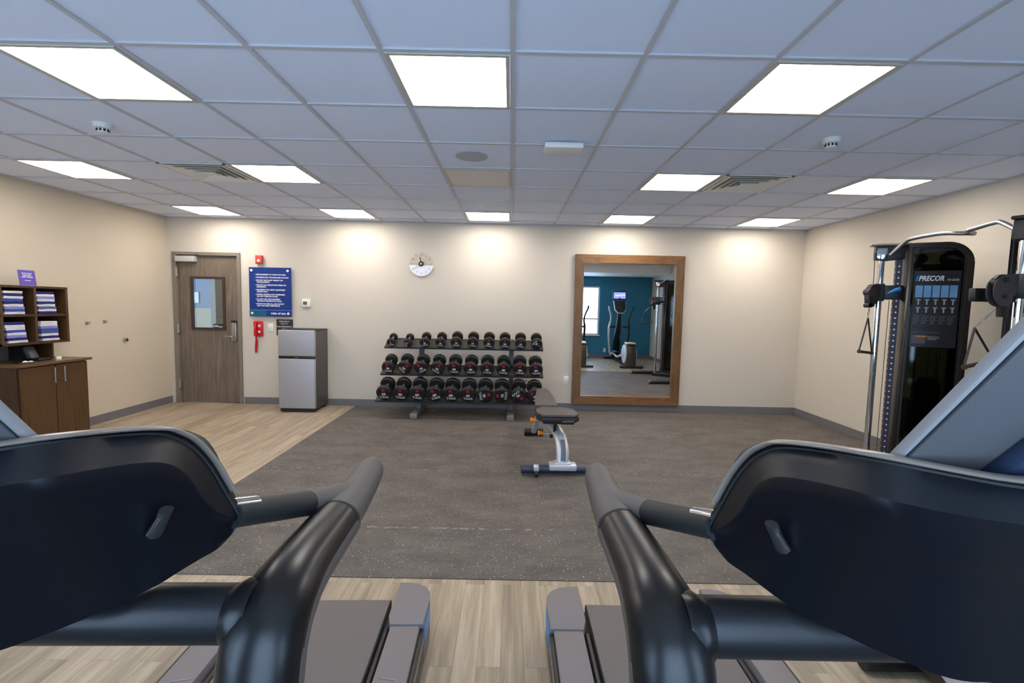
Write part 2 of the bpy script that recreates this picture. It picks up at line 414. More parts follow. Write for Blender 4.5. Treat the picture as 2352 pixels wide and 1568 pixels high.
# wall behind the viewer with its windows
b = B(); xs = [XL] + [x for w in WINDOWS for x in w] + [XR]
for i in range(0, len(xs), 2): b.box((xs[i], BY - .12, 0), (xs[i + 1], BY, CEIL + .02))
for x0, x1 in WINDOWS:
    b.box((x0, BY - .12, 0), (x1, BY, WZ0)); b.box((x0, BY - .12, WZ1), (x1, BY, CEIL + .02))
struct('wall_front', b, M_teal)
for i, (x0, x1) in enumerate(WINDOWS):
    w = thing('window_%d' % (i + 1), None, None, ((x0 + x1) / 2, BY - .06, WZ0), kind='structure')
    h = (x1 - x0) / 2; H = WZ1 - WZ0
    f = B()
    for a, c in (((-h, -.05, 0), (-h + .045, .02, H)), ((h - .045, -.05, 0), (h, .02, H)), ((-h + .0452, -.05, 0), (h - .0452, .02, .045)), ((-h + .0452, -.05, H - .045), (h - .0452, .02, H)), ((-h + .0452, -.045, .46), (h - .0452, .015, .50))):
        f.box(a, c)
    f.build('window_frame', M_white, w, 0)
    s_ = B().box((-h - .03, -.02, -.025), (h + .03, .1, .0), .004).build('window_sill', M_white, w, 0)
    B().box((-h + .04, -.022, .04), (h - .04, -.018, H - .04)).build('pane', M_glass, w, 0)
# soffit over the window wall
struct('trim_2', B().box((XL, BY, 2.432), (XR, 1.09, CEIL + .01)), M_offwhite)
# cove base
BH = 0.1
for nm, lo, hi in (('baseboard_left', (XL, BY, 0), (XL + .008, WY, BH)), ('baseboard_right', (XR - .008, BY, 0), (XR, WY, BH)), ('baseboard_front', (XL, BY, 0), (XR, BY + .008, BH))):
    struct(nm, B().box(lo, hi, .002), M_base)
struct('baseboard_back', B().box((-3.86, WY - .008, 0), (XR, WY, BH), .002), M_base)
# corridor seen through the door glass
b = B(); b.box((-6.4, WY + 1.6, 0), (-3.2, WY + 1.7, 2.7)); struct('wall_corridor', b, mat('corridor_blue', srgb(112, 130, 150), 0.7))
struct('trim_3', B().box((-6.4, WY + 1.585, 0), (-4.97, WY + 1.6, 1.36)), mat('corridor_wainscot', srgb(170, 158, 136), 0.7))
struct('wall_corridor_right', B().box((-4.93, WY + .95, 0), (-4.85, WY + 1.6, 2.7)), mat('corridor_green', srgb(116, 122, 112), 0.7))
struct('wall_corridor_left', B().box((-6.48, WY + .12, 0), (-6.4, WY + 1.7, 2.7)), mat('corridor_beige', srgb(170, 160, 145), 0.7))
struct('wall_corridor_end', B().box((-3.2, WY + .12, 0), (-3.12, WY + 1.7, 2.7)), mat('corridor_grey', srgb(120, 124, 124), 0.7))
struct('floor', B().box((-6.4, WY + .12, -.02), (-3.2, WY + 1.7, 0)), mat('corridor_carpet', srgb(90, 90, 96), 0.9))
struct('ceiling', B().box((-6.4, WY + .12, 2.6), (-3.2, WY + 1.7, 2.65)), M_tile)
struct('trim_4', B().box((-4.95, WY + 1.08, 1.42), (-4.93, WY + 1.20, 1.98)), M_offwhite)
o = B().box((-5.69, WY + 1.57, 1.45), (-5.54, WY + 1.584, 1.64)).build('notice', mat('notice_paper', srgb(225, 215, 212), 0.7), None, 0)
tag(o, 'white paper notice on the blue wall seen through the door glass', 'notice')
l = thing('corridor_fill_light', 'added ceiling light, out of view, lighting the corridor beyond the door', 'ceiling light', (-4.3, WY + .8, 2.6))  # lamp added out of view so the corridor behind the glass is dimly lit
B().box((-.3, -.15, -.02), (.3, .15, 0)).build('diffuser', mat('corridor_fill_panel', (1, 1, 1, 1), emit=(1, .93, .85, 1), est=6.0), l, 0)

# ceiling grid bars
def clip(a, lo, hi): return max(lo, min(hi, a))
GY = lambda j: (j + 3.671) * T
b = B(); bw = .012
for i in range(-9, 8):
    x = i * T
    if XL < x < XR: b.box((x - bw, 1.09, CEIL - .003), (x + bw, WY, CEIL + .008))
for j in range(-3, 8):
    y = GY(j)
    if 1.09 < y < WY: b.box((XL, y - bw, CEIL - .0025), (XR, y + bw, CEIL + .008))
b.box((XL, WY - .022, CEIL - .003), (XR, WY, CEIL + .004)); b.box((XL, 1.09, CEIL - .003), (XL + .022, WY, CEIL + .004)); b.box((XR - .022, 1.09, CEIL - .003), (XR, WY, CEIL + .004))
struct('trim_1', b, M_bar)

# ------------------------------------------------------------------ ceiling fittings
def ceiling_light(i, j, label, lit=True):
    t = thing('ceiling_light' , label, 'ceiling light', ((i + .5) * T, GY(j) + T / 2, CEIL - .004), group='flat square ceiling panels')
    h = T / 2 - .014; g = h - .020
    f = B()
    for a, c in (((-h, -h), (h, -g)), ((-h, g), (h, h)), ((-h, -g), (-g, g)), ((g, -g), (h, g))):
        f.box((a[0], a[1], -.004), (c[0], c[1], .006), .001)
    f.build('frame', M_panelframe, t, 0)
    B().box((-g, -g, -.0005), (g, g, .005)).build('diffuser', M_diff if lit else M_diff_off, t, 0)
    return t
LIGHTS = [(-4, 0, 'lit square ceiling panel nearest the viewer on the left'), (-1, 0, 'lit square ceiling panel nearest the viewer, straight ahead'),
          (2, 0, 'lit square ceiling panel nearest the viewer on the right'),
          (-7, 3, 'lit ceiling panel in the middle row beside the left wall'), (-4, 3, 'lit ceiling panel touching the left air vent'),
          (2, 3, 'lit ceiling panel touching the right air vent'), (5, 3, 'lit ceiling panel in the middle row beside the right wall'),
          (-7, 6, 'lit ceiling panel by the far wall in the left corner'), (-4, 6, 'lit ceiling panel by the far wall above the blue rules sign'),
          (-1, 6, 'lit ceiling panel by the far wall above the dumbbell rack'), (2, 6, 'lit ceiling panel by the far wall above the mirror'),
          (5, 6, 'lit ceiling panel by the far wall in the right corner')]
for a in LIGHTS: ceiling_light(*a)
ceiling_light(-1, 3, 'unlit pinkish ceiling panel behind the round speaker grille', False)

mat_ventback = mat('vent_backing', srgb(185, 182, 170), .8)  # light grey plate behind the louvres
def vent(i, j, label):
    t = thing('air_vent', label, 'air vent', ((i + .5) * T, GY(j) + T / 2, CEIL - .004), group='square ceiling air diffusers')
    h = T / 2 - .014
    B().box((-h, -h, .003), (h, h, .0095)).build('backing', mat_ventback, t, 0)
    f = B()
    for a, c in (((-h, -h), (h, -h + .022)), ((-h, h - .022), (h, h)), ((-h, -h), (-h + .022, h)), ((h - .022, -h), (h, h))):
        f.box((a[0], a[1], -.003), (c[0], c[1], .004))
    f.build('frame', M_vent, t, 0)
    for k, q in enumerate((.262, .205, .148, .095)):
        s_ = B(); z0, z1 = -.010 - .003 * k, .003
        r0, r1 = q, q - .04
        for a in range(4):
            c_, n_ = math.cos(a * PI / 2), math.sin(a * PI / 2)
            P = lambda x, y, z: (x * c_ - y * n_, x * n_ + y * c_, z)
            s_._new([P(-r0, -r0, z0), P(r0, -r0, z0), P(r1, -r1, z1), P(-r1, -r1, z1), P(-r0, -r0, z0 - .002), P(r0, -r0, z0 - .002), P(r1, -r1, z1 - .002), P(-r1, -r1, z1 - .002)],
                    [(0, 1, 2, 3), (4, 7, 6, 5), (0, 4, 5, 1), (2, 6, 7, 3)])
        s_.build('louvre', M_vent, t, 0)
    B().box((-.055, -.055, -.016), (.055, .055, -.012)).build('centre_plate', M_vent, t, 0)
vent(-5, 3, 'square louvred air vent on the left, between two lit panels')
vent(3, 3, 'square louvred air vent on the right, beside a lit panel')

def detector(x, y, label):
    t = thing('smoke_detector', label, 'smoke detector', (x, y, CEIL + .006), group='ceiling smoke detectors')
    B().lathe([(.055, 0), (.055, -.012), (.050, -.03), (.036, -.034)], n=28).build('base', M_white, t)
    B().lathe([(.034, -.034), (.034, -.052), (.026, -.06), (0, -.062)], n=28).build('sensor_cap', M_white, t)
    g = B()
    for k in range(10):
        a = 2 * PI * k / 10; c_, s_ = math.cos(a), math.sin(a)
        g.box((.0335, -.006, -.052), (.036, .006, -.036), M=Matrix.Rotation(a, 4, 'Z'))
    g.build('vent_slots', M_dark, t, 0)
detector(-4.53 * T, GY(1.66), 'round white smoke detector left, in front of the left air vent')
detector(3.53 * T, GY(1.63), 'round white smoke detector right, in front of the right air vent')
t = thing('ceiling_speaker', 'round flush grey speaker grille in a ceiling tile', 'speaker', (-.52 * T, GY(2.5), CEIL + .006))
B().lathe([(.128, 0), (.128, -.005), (.118, -.006)], n=48).build('ring', mat('speaker_ring', srgb(170, 176, 182), .6), t)
B().lathe([(.118, -.003), (.118, -.005), (0, -.006)], n=48).build('grille', mat('speaker_grille', srgb(165, 178, 200), .7), t)
t = thing('wireless_router', 'white flat box mounted under the ceiling bar right of the centre line', 'router', (.6 * T, GY(1.95), CEIL - .004))
B().box((-.135, -.075, -.045), (.135, .075, -.008), .006).build('housing', M_offwhite, t)
B().box((-.10, -.05, -.008), (.10, .05, .001)).build('bracket', M_bar, t, 0)
for x, y, lb in ((-.57 * T, GY(5.5), 'small white sprinkler cap in front of the middle far panel'), (-5.68 * T, GY(5.62), 'small white sprinkler cap in front of the left far panel')):
    tag(B().lathe([(.034, 0), (.034, -.004), (.026, -.008), (0, -.009)], o=(x, y, CEIL + .006), n=24).build('sprinkler_cap', M_offwhite), lb, 'sprinkler', 'flush sprinkler caps')

# ------------------------------------------------------------------ door
t = thing('door_1', None, None, (-4.365, WY, 0), kind='structure')
# local x: -0.485 .. 0.485
f = B()
f.box((-.485, -.02, 0), (-.425, .14, 2.14)); f.box((.445, -.02, 0), (.49, .14, 2.14)); f.box((-.485, -.02, 2.1402), (.49, .14, 2.185))
f.build('door_frame', M_doorframe, t, 0)
x0, x1, z0, z1 = -.42, .44, .012, 2.135
gx0, gx1, gz0, gz1 = -.235, .235, 1.085, 1.825
f = B(); f.box((x0, .02, z0), (gx0, .065, z1)); f.box((gx1, .02, z0), (x1, .065, z1)); f.box((gx0, .02, z0), (gx1, .065, gz0)); f.box((gx0, .02, gz1), (gx1, .065, z1))
leaf = f.build('door_leaf', M_door, t, 0)
f = B()
for a, c in (((gx0 - .015, gz0 - .015), (gx0 + .025, gz1 + .015)), ((gx1 - .025, gz0 - .015), (gx1 + .015, gz1 + .015)), ((gx0 + .0252, gz0 - .015), (gx1 - .0252, gz0 + .02)), ((gx0 + .0252, gz1 - .02), (gx1 - .0252, gz1 + .015))):
    f.box((a[0], .008, a[1]), (c[0], .03, c[1]))
f.build('glazing_frame', M_darkframe, leaf, 0)
B().box((gx0 + .01, .038, gz0 + .01), (gx1 - .01, .044, gz1 - .01)).build('glass', M_doorglass, leaf, 0)
st = B().box((.055, .028, 1.105), (.205, .037, 1.16)).build('window_sticker', mat('sticker', srgb(40, 42, 52), .5), leaf, 0)
M_t = Matrix.Translation((.062, .026, 1.118)) @ FACE_Y
text('lettering', '(HD)', .034, M_ink, leaf, M_t, bold=.001)
text('lettering', 'CARE', .022, M_ink, leaf, Matrix.Translation((.135, .026, 1.112)) @ FACE_Y, bold=.001)
f = B().box((.335, -.005, .915), (.405, .02, 1.185), .008).build('lock_plate', M_nickel, t)
B().box((.332, -.008, 1.185), (.408, .02, 1.215), .006).build('card_reader', M_black, f)
f2 = B().tube([(.375, .0, .985), (.375, -.045, .985), (.355, -.055, .985), (.26, -.052, .985)], [.012, .011, .011, .009], 12, smooth=3).build('door_handle', M_nickel, t)
f = B().box((-.415, -.055, 2.045), (-.14, .018, 2.125), .006).build('door_closer', mat('closer_silver', srgb(205, 203, 200), .4, .3), t)
B().box((-.41, -.035, 2.15), (-.10, -.015, 2.165), .003).build('closer_arm', M_nickel, f)
for z in (1.83, 1.02, .22):
    B().box((-.437, -.025, z), (-.405, .012, z + .13), .002).build('hinge', M_nickel, t, 0)

# ------------------------------------------------------------------ things on the far wall
t = thing('fire_alarm_strobe', 'small red fire alarm strobe above the blue rules sign', 'fire alarm', (-3.595, WY, 2.093))
B().box((-.047, -.045, -.062), (.047, 0, .062), .006).build('housing', M_alarm, t)
B().lathe([(.024, 0), (.022, .01), (.012, .018), (0, .02)], o=(0.004, -.045, -.018), ax=(0, -1, 0), n=20).build('strobe_lens', M_clear, t)

t = thing('rules_sign', 'large blue rules sign with white lines of text beside the door', 'sign', (-3.44, WY, 1.636))
B().box((-.302, -.035, -.35), (.302, -.025, .35), .002).build('panel', M_signblue, t, 0)
B().box((-.302, -.0365, -.35), (-.06, -.0345, -.26)).build('teal_band', M_signteal, t, 0)
B().box((-.302, -.037, -.262), (.302, -.0345, -.256)).build('divider_line', mat('divider', srgb(110, 140, 190), .5), t, 0)
for x in (-.262, .255):
    for z in (.305, -.305): B().cyl((x, -.045, z), (x, 0, z), .017, 20).build('standoff', M_offwhite, t)
RULES = [(.238, '\u2022 USE EQUIPMENT AT YOUR OWN RISK.'), (.198, '\u2022 CHILDREN NOT CONTROLLED IN ROOM.'), (.158, '\u2022 DO NOT LEAVE ANY WEIGHT ON'), (.131, '   THE EQUIPMENT.'),
         (.090, '\u2022 FOLLOW ALL DIRECTIONS WHEN ON'), (.063, '   EQUIPMENT.'), (.022, '\u2022 EQUIPMENT FOR USE BY REGISTERED'), (-.005, '   GUESTS ONLY.'),
         (-.045, '\u2022 FITNESS CENTER IS NOT SUPERVISED.'), (-.072, '   DO NOT EXERCISE ALONE.'), (-.112, '\u2022 DO NOT USE THE EQUIPMENT'), (-.139, '   WITHOUT PROPER FOOTWEAR.'),
         (-.179, '\u2022 STOP IF YOU FEEL ILL, AND NOTIFY'), (-.206, '   US IF YOU NEED ASSISTANCE.')]
for z, s_ in RULES:
    text('lettering', s_, .0245, M_ink, t, Matrix.Translation((-.212, -.0362, z)) @ FACE_Y, bold=.0009, thick=.0004)
text('heading', 'rules of use.', .044, M_ink, t, Matrix.Translation((.005, -.0362, -.318)) @ FACE_Y, bold=.0014, thick=.0004)

t = thing('thermostat', 'white square thermostat with small grey display', 'thermostat', (-2.937, WY, 1.49))
B().box((-.06, -.028, -.058), (.06, 0, .058), .006).build('housing', M_offwhite, t)
B().box((-.038, -.03, -.025), (.018, -.027, .02)).build('display', mat('lcd', srgb(92, 88, 78), .3), t, 0)

t = thing('wall_telephone', 'red wall telephone below the rules sign', 'telephone', (-3.628, WY, 1.108))
B().box((-.063, -.035, -.115), (.063, 0, .112), .014, 3).build('base', M_red, t)
h = B().tube([(-.03, -.05, -.09), (-.022, -.066, -.02), (-.022, -.066, .03), (-.03, -.05, .095)], [(.024, .018), (.016, .012), (.016, .012), (.024, .018)], 14, smooth=4).build('handset', M_red, t)
B().cyl((.022, -.041, .04), (.022, -.033, .04), .02, 20).build('dial_face', mat('phone_dial', srgb(225, 190, 190), .4), t)
B().box((.0, -.038, -.06), (.035, -.034, -.03)).build('info_card', mat('phone_card', srgb(230, 215, 210), .5), t, 0)
B().tube([(-.035, -.03, -.11), (-.038, -.02, -.16), (-.055, -.012, -.30), (-.05, -.014, -.345), (-.03, -.016, -.30), (-.025, -.02, -.16)], .009, 10, smooth=4).build('cord', M_red, t)

def wallplate(x, z, label, name='light_switch', w=.036, h=.059, cat='switch', kind='rocker', y=WY, rz=0):
    t = thing(name, label, cat, (x, y, z), rz)
    B().box((-w, -.007, -h), (w, 0, h), .003).build('plate', M_offwhite, t)
    if kind == 'rocker':
        B().box((-.014, -.012, -.028), (.014, -.006, .028), .002).build('rocker', M_white, t)
        return t
    for zz in (-.02, .02):
        B().box((-.014, -.010, zz - .013), (.014, -.006, zz + .013), .002).build('socket', M_white, t)
    return t
wallplate(-3.46, 1.127, 'white wall switch between red telephone and fridge')
wallplate(.846, .44, 'white wall plate on the far wall left of the mirror')
t = thing('notice_board', 'small black notice sign partly behind the top of the fridge', 'sign', (-3.255, WY, 1.13))
B().box((-.118, -.012, -.115), (.118, 0, .118), .002).build('panel', M_blksign, t, 0)
for z, s_ in ((.078, 'EMERGENCY:'), (.045, 'DIAL 911'), (.002, 'NON-EMERGENCY:'), (-.03, 'DIAL 0')):
    text('lettering', s_, .026, M_inkg, t, Matrix.Translation((0, -.0135, z)) @ FACE_Y, 'CENTER', bold=.0006, thick=.0004)

t = thing('wall_clock', 'round wall clock, clear upper half, white lower half', 'clock', (-1.279, WY, 2.078))
B().lathe([(.176, 0), (.176, .006), (.172, .008), (0, .008)], o=(0, -.016, 0), ax=(0, -1, 0), n=64).build('clear_disc', M_clockglass, t)
poly = [(.172 * math.cos(a), .172 * math.sin(a)) for a in [PI + .10 + (PI - .20) * k / 40 for k in range(41)]]
B().prism(poly, lambda u, v, d: (u, -.026 - d, v), 0, .002).build('white_half', mat('clock_white', srgb(238, 238, 248), .5), t, 0)
B().lathe([(.036, 0), (.036, .012), (.030, .016), (.02, .017)], o=(0, -.026, .004), ax=(0, -1, 0), n=36).build('hub', M_black, t)
B().cyl((0, -.045, .004), (0, -.043, .004), .014, 20).build('hub_face', M_inkg, t)
B().box((-.006, -.04, 0), (.006, -.037, .10), M=Matrix.Rotation(-.18, 4, 'Y')).build('hour_hand', M_blackm, t, 0)
B().box((-.004, -.037, 0), (.004, -.035, .145), M=Matrix.Rotation(math.radians(-122), 4, 'Y')).build('minute_hand', M_inkg, t, 0)
M_num = mat('clock_numerals', srgb(140, 124, 108), .6); M_num2 = mat('clock_numerals_low', srgb(196, 192, 208), .6)
for k in range(1, 13):
    a = PI / 2 - k * PI / 6
    text('numeral', str(k), .044, M_num if math.sin(a) > -.1 else M_num2, t, Matrix.Translation((.136 * math.cos(a), -.0295, .136 * math.sin(a) - .014)) @ FACE_Y, 'CENTER', bold=.001, thick=.0004)
B().cyl((0, -.016, 0), (0, 0, 0), .03, 20).build('wall_mount', M_inkg, t)

# ------------------------------------------------------------------ mirror
t = thing('wall_mirror', 'tall mirror in a wide wooden frame on the far wall', 'mirror', (1.709, WY, 1.182), math.radians(0))
hw, hh, fw = .781, 1.082, .122
for nm, pl, m_ in (('side', [(-hw, -hh), (-hw + fw, -hh + fw), (-hw + fw, hh - fw), (-hw, hh)], M_wood_frame), ('side', [(hw, -hh), (hw, hh), (hw - fw, hh - fw), (hw - fw, -hh + fw)], M_wood_frame),
                   ('rail', [(-hw, hh), (-hw + fw, hh - fw), (hw - fw, hh - fw), (hw, hh)], M_wood_frame_h), ('rail', [(-hw, -hh), (hw, -hh), (hw - fw, -hh + fw), (-hw + fw, -hh + fw)], M_wood_frame_h)):
    B().prism(pl, lambda u, v, d: (u, -d, v), 0.002, .055, .003).build('frame_' + nm, m_, t, 0)
B().box((-hw + fw, -.022, -hh + fw), (hw - fw, -.016, hh - fw)).build('mirror_glass', M_mirror, t, 0)
B().box((-hw + .03, -.016, -hh + .03), (hw - .03, -.003, hh - .03)).build('backing_board', M_dark, t, 0)

# ------------------------------------------------------------------ fridge
t = thing('refrigerator', 'small two-door fridge, silver doors and charcoal sides', 'refrigerator', (-2.872, 6.27, 0))
# local: x -.245...245, y 0...47
B().box((-.24, .055, .035), (.24, .47, 1.115), .004).build('cabinet', mat('fridge_side', srgb(74, 70, 68), .45), t)
B().box((-.242, .05, 1.115), (.242, .472, 1.128), .003).build('top_cover', M_blackm, t)
d = B().box((-.245, 0, .055), (.245, .052, .735), .008, 3).build('lower_door', M_steelgray, t)
d2 = B().box((-.245, 0, .772), (.245, .052, 1.122), .008, 3).build('upper_door', M_steelgray, t)
B().box((-.243, .006, .736), (.243, .05, .771), .003).build('handle_strip', M_black, t)
text('lettering', 'GALANZ', .012, M_inkg, t, Matrix.Translation((0, .005, .749)) @ FACE_Y, 'CENTER', bold=.0002)
B().box((-.235, .02, .012), (.235, .06, .052)).build('kick_plate', M_blackm, t, 0)
for x in (-.2, .2):
    for y in (.06, .42): B().cyl((x, y, 0), (x, y, .036), .018, 14).build('foot', M_black, t)

# ------------------------------------------------------------------ dumbbell rack and dumbbells
TILT = math.radians(22); tc_, ts_ = math.cos(TILT), math.sin(TILT)
SH = [('top', 6.35, .915, -1.705, .468), ('middle', 6.20, .565, -1.72, .468), ('bottom', 6.08, .226, -1.755, .44)]
t = thing('dumbbell_rack', 'three-tier black and grey dumbbell rack against the far wall', 'rack', (-.63, 6.3, 0))
def RL(p): return (p[0] + .63, p[1] - 6.3, p[2])
for nm, y0, z0, xa, xb in SH:
    Mx = Matrix.Translation(RL((0, y0, z0))) @ Matrix.Rotation(TILT, 4, 'X')
    s_ = B(); s_.box((xa, 0, -.006), (xb, .27, 0), M=Mx); s_.box((xa, -.004, -.02), (xb, .004, .002), M=Mx); s_.box((xa, .262, -.02), (xb, .27, .006), M=Mx)
    s_.build('shelf', M_shelf, t, 0)
    s_ = B()
    for x in (-1.2, .04): s_.box((x - .03, .03, -.05), (x + .03, .33, -.007), M=Mx)
    s_.build('shelf_bracket', M_rackgray, t, 0)
for x in (-1.235, .035):
    u = B(); u.prism([(6.34, .07), (6.42, .07), (6.66, 1.0), (6.60, 1.02)], lambda a, c, d, x=x: RL((x + d, a, c)), -.032, .032, .004)
    u.build('upright', M_rackgray, t, 0)
    ft = B().box(RL((x - .045, 6.02, 0.004)), RL((x + .045, 6.68, .075)), .012).build('foot', M_rackgray, t)
    B().box(RL((x - .047, 6.01, 0.004)), RL((x + .047, 6.07, .078)), .01).build('end_cap', mat('rack_cap', srgb(120, 118, 120), .5), ft)

LB = 0
def dumbbell(x, tier, r, L, num, ang, label):
    """axis runs up the shelf slope; front face looks back at the room"""
    nm, y0, z0, xa, xb = SH[tier]
    ry = .006; r *= 1.06 if tier == 2 else 1.08
    cx, cy, cz = x, y0 + tc_ * ry - ts_ * (r + .003), z0 + ts_ * ry + tc_ * (r + .003)
    t = thing('dumbbell', label, 'dumbbell', (cx, cy, cz), group='black dumbbells on the rack')
    R = Matrix.Rotation(TILT, 4, 'X')            # local +y = along slope
    hl = L
    A = Matrix.Rotation(ang, 4, 'Y')
    def head(s):
        b = B(); prof = [(r * .86, 0), (r, r * .14), (r, hl - r * .10), (r * .9, hl)]
        n = 12; rings = []
        for rr, h in prof:
            rings.append([b.bm.verts.new(R @ A @ Vector((rr * math.sin(2 * PI * (k + .5) / n), s + h, rr * math.cos(2 * PI * (k + .5) / n)))) for k in range(n)])
        for q, w in zip(rings, rings[1:]):
            for k in range(n): b.bm.faces.new((q[k], q[(k + 1) % n], w[(k + 1) % n], w[k]))
        b.bm.faces.new(rings[0]); b.bm.faces.new(rings[-1])
        return b.build('head', M_urethane, t, 20)
    gap = {0: .12, 1: .14, 2: .15}[tier]
    head(0); head(hl + gap)
    B().tube([R @ Vector((0, hl - .005, 0)), R @ Vector((0, hl + .02, 0)), R @ Vector((0, hl + gap / 2, 0)), R @ Vector((0, hl + gap - .02, 0)), R @ Vector((0, hl + gap + .005, 0))],
             [.0165, .015, .0175, .015, .0165], 16, smooth=3).build('handle', M_barbright, t)
    MM = R @ A
    F = MM @ Matrix.Translation((0, -.0012, 0)) @ FACE_Y
    k = r / .1
    text('lettering', 'TAG', .040 * k, M_inkg, t, F @ Matrix.Translation((0, -.066 * k, 0)), 'CENTER', bold=.0015 * k, thick=.0004, wide=1.45)
    text('number', str(num), .044 * k, M_ink, t, F @ Matrix.Translation((0, -.024 * k, 0)), 'CENTER', bold=.0014 * k, thick=.0004, wide=1.15)
    lg = B(); pts = [(.022 * math.cos(a) * (1.25 if math.cos(a) < 0 else .9), .052 + .021 * math.sin(a)) for a in [2 * PI * q / 18 for q in range(18)]]
    lg.prism([(u * k, v * k) for u, v in pts], lambda u, v, d: MM @ Vector((u, -.0012 - d, v)), -.0005, .0006)
    lg.build('logo', mat_logo, t, 0)
    return t
t = B(); rr_ = [(.024 * math.cos(a), .024 * math.sin(a)) for a in [2 * PI * k / 24 for k in range(25)]]
t.tube([(.249 + u, 6.40 + v * .3, .452 + v) for u, v in rr_], .006, 10, cap=False)
tag(t.build('collar_ring', M_chrome), 'small chrome ring lying between the two rightmost dumbbells of the bottom shelf', 'collar')
mat_logo = mat('logo_red', srgb(170, 18, 40), .5)
Rd = math.radians
ROWS = [
    (0, [(898.6, .053, 5, Rd(-10)), (936.8, .053, 5, Rd(60)), (975, .062, 10, Rd(-12)), (1011, .064, 10, Rd(5)), (1047, .072, 15, Rd(0)), (1084.4, .072, 15, Rd(3)), (1121, .072, 20, Rd(8)), (1157.4, .072, 20, 0), (1193.4, .072, 25, Rd(6)), (1230, .072, 25, Rd(130))]),
    (1, [(892.5, .080, 30, Rd(0)), (930, .084, 30, Rd(50)), (967.5, .085, 35, Rd(-32)), (1005, .085, 35, Rd(30)), (1043, .086, 40, Rd(0)), (1080.4, .086, 40, Rd(-5)), (1118, .087, 45, Rd(0)), (1155.4, .087, 45, Rd(4)), (1193, .088, 50, 0), (1229.5, .088, 50, Rd(-6))]),
    (2, [(884.8, .098, 55, Rd(0)), (922.3, .098, 55, Rd(4)), (960.7, .099, 60, Rd(6)), (999, .099, 60, Rd(-20)), (1036.6, .100, 65, Rd(0)), (1075.4, .100, 65, Rd(2)), (1113.4, .100, 70, Rd(80)), (1151.8, .100, 70, Rd(-90)), (1190.2, .100, 75, Rd(135)), (1226.8, .100, 75, Rd(-40))])]
TIER = ['top', 'middle', 'bottom']
ORD = ['first', 'second', 'third', 'fourth', 'fifth', 'sixth', 'seventh', 'eighth', 'ninth', 'tenth']
for ti, row in ROWS:
    for k, (pxx, r, num, a) in enumerate(row):
        yv = SH[ti][1] + .01
        x = CX + (pxx - (1172.5 - .0203 * 150)) / 1070.27 * yv * 1.012
        if ti == 2: x = CX + (pxx - 1168.5) / 1070.27 * yv * 1.02
        side = 'from the left' if k < 5 else 'from the right'
        o_ = ORD[k] if k < 5 else ORD[9 - k]
        pos = ('leftmost' if k == 0 else 'rightmost' if k == 9 else o_ + ' ' + side)
        look = 'small ' if r < .06 else 'large ' if r > .09 else ''
        turn = ', logo turned' if abs(a) > .7 else ''
        dumbbell(x, ti, r, {0: .042 if r < .06 else .05, 1: .058, 2: .064}[ti], num, a,
                 '%sblack %d dumbbell%s, %s on the %s shelf' % (look, num, turn, pos, TIER[ti]))

# ------------------------------------------------------------------ adjustable bench
t = thing('weight_bench', 'adjustable weight bench with brown-grey pads and white frame', 'bench', (.37, 4.2, .004))
def LB_(p): return (p[0] - .37, p[1] - 4.2, p[2] - .004)
bs = B().tube([LB_((.135, 4.09, .05)), LB_((.72, 4.12, .05))], (.042, .036), 16).build('front_stabilizer', mat('stabilizer_blue', srgb(48, 54, 72), .4), t)
B().box(LB_((.385, 4.045, .05)), LB_((.63, 4.16, .105)), .012).build('stabilizer_sleeve', M_silver, t)
B().box(LB_((.43, 4.06, .10)), LB_((.58, 4.16, .118)), .006).build('mount_plate', M_silver, t)
w = B().box(LB_((.245, 4.0, .06)), LB_((.29, 4.07, .105)), .006).build('wheel_bracket', M_silver, t)
B().cyl(LB_((.255, 4.02, .034)), LB_((.28, 4.02, .034)), .03, 24).build('transport_wheel', M_black, w)
# curved spine: rises from the stabilizer and sweeps back
sp = [LB_(p) for p in ((.505, 4.10, .11), (.51, 4.14, .21), (.497, 4.25, .30), (.46, 4.40, .350), (.41, 4.58, .37), (.36, 4.78, .385))]
B().tube(sp, [(.055, .03), (.058, .034), (.055, .034), (.05, .032), (.042, .03), (.035, .028)], 18, smooth=5, up=(0, -1, 0.2)).build('curved_spine', M_silver, t)
B().tube([LB_((.508, 4.075, .13)), LB_((.512, 4.105, .22)), LB_((.507, 4.17, .30))], (.022, .006), 12, smooth=4, up=(0, -1, 0.2)).build('spine_inset', mat('inset_grey', srgb(96, 100, 118), .4), t)
B().tube([LB_((.36, 4.78, .44)), LB_((.33, 5.05, .28)), LB_((.31, 5.32, .06))], (.03, .028), 14, smooth=4).build('rear_leg', M_silver, t)
B().tube([LB_((.20, 5.34, .05)), LB_((.42, 5.34, .05))], (.035, .042), 14).build('rear_stabilizer', M_black, t)
# seat
seat = [(.268, 4.20), (.32, 4.12), (.62, 4.12), (.655, 4.17), (.64, 4.34), (.52, 4.42), (.32, 4.42), (.262, 4.34)]
sM = lambda u, v, d: LB_((u, v, .521 + d + (v - 4.3) * .04))
B().prism(seat, sM, -.045, .0, .012).build('seat_shell', M_padside, t)
B().prism([(.44 + (u - .44) * .97, 4.26 + (v - 4.26) * .97) for u, v in seat], sM, -.002, .028, .014).build('seat_pad', M_pad, t)
B().tube([LB_((.49, 4.12, .475)), LB_((.60, 4.13, .475))], (.03, .022), 14).build('seat_roller', M_black, t)
B().tube([LB_((.455, 4.28, .48)), LB_((.45, 4.32, .31))], .016, 12).build('seat_post', M_black, t)
B().box(LB_((.33, 4.20, .435)), LB_((.52, 4.55, .475)), .008).build('seat_frame', M_padside, t)
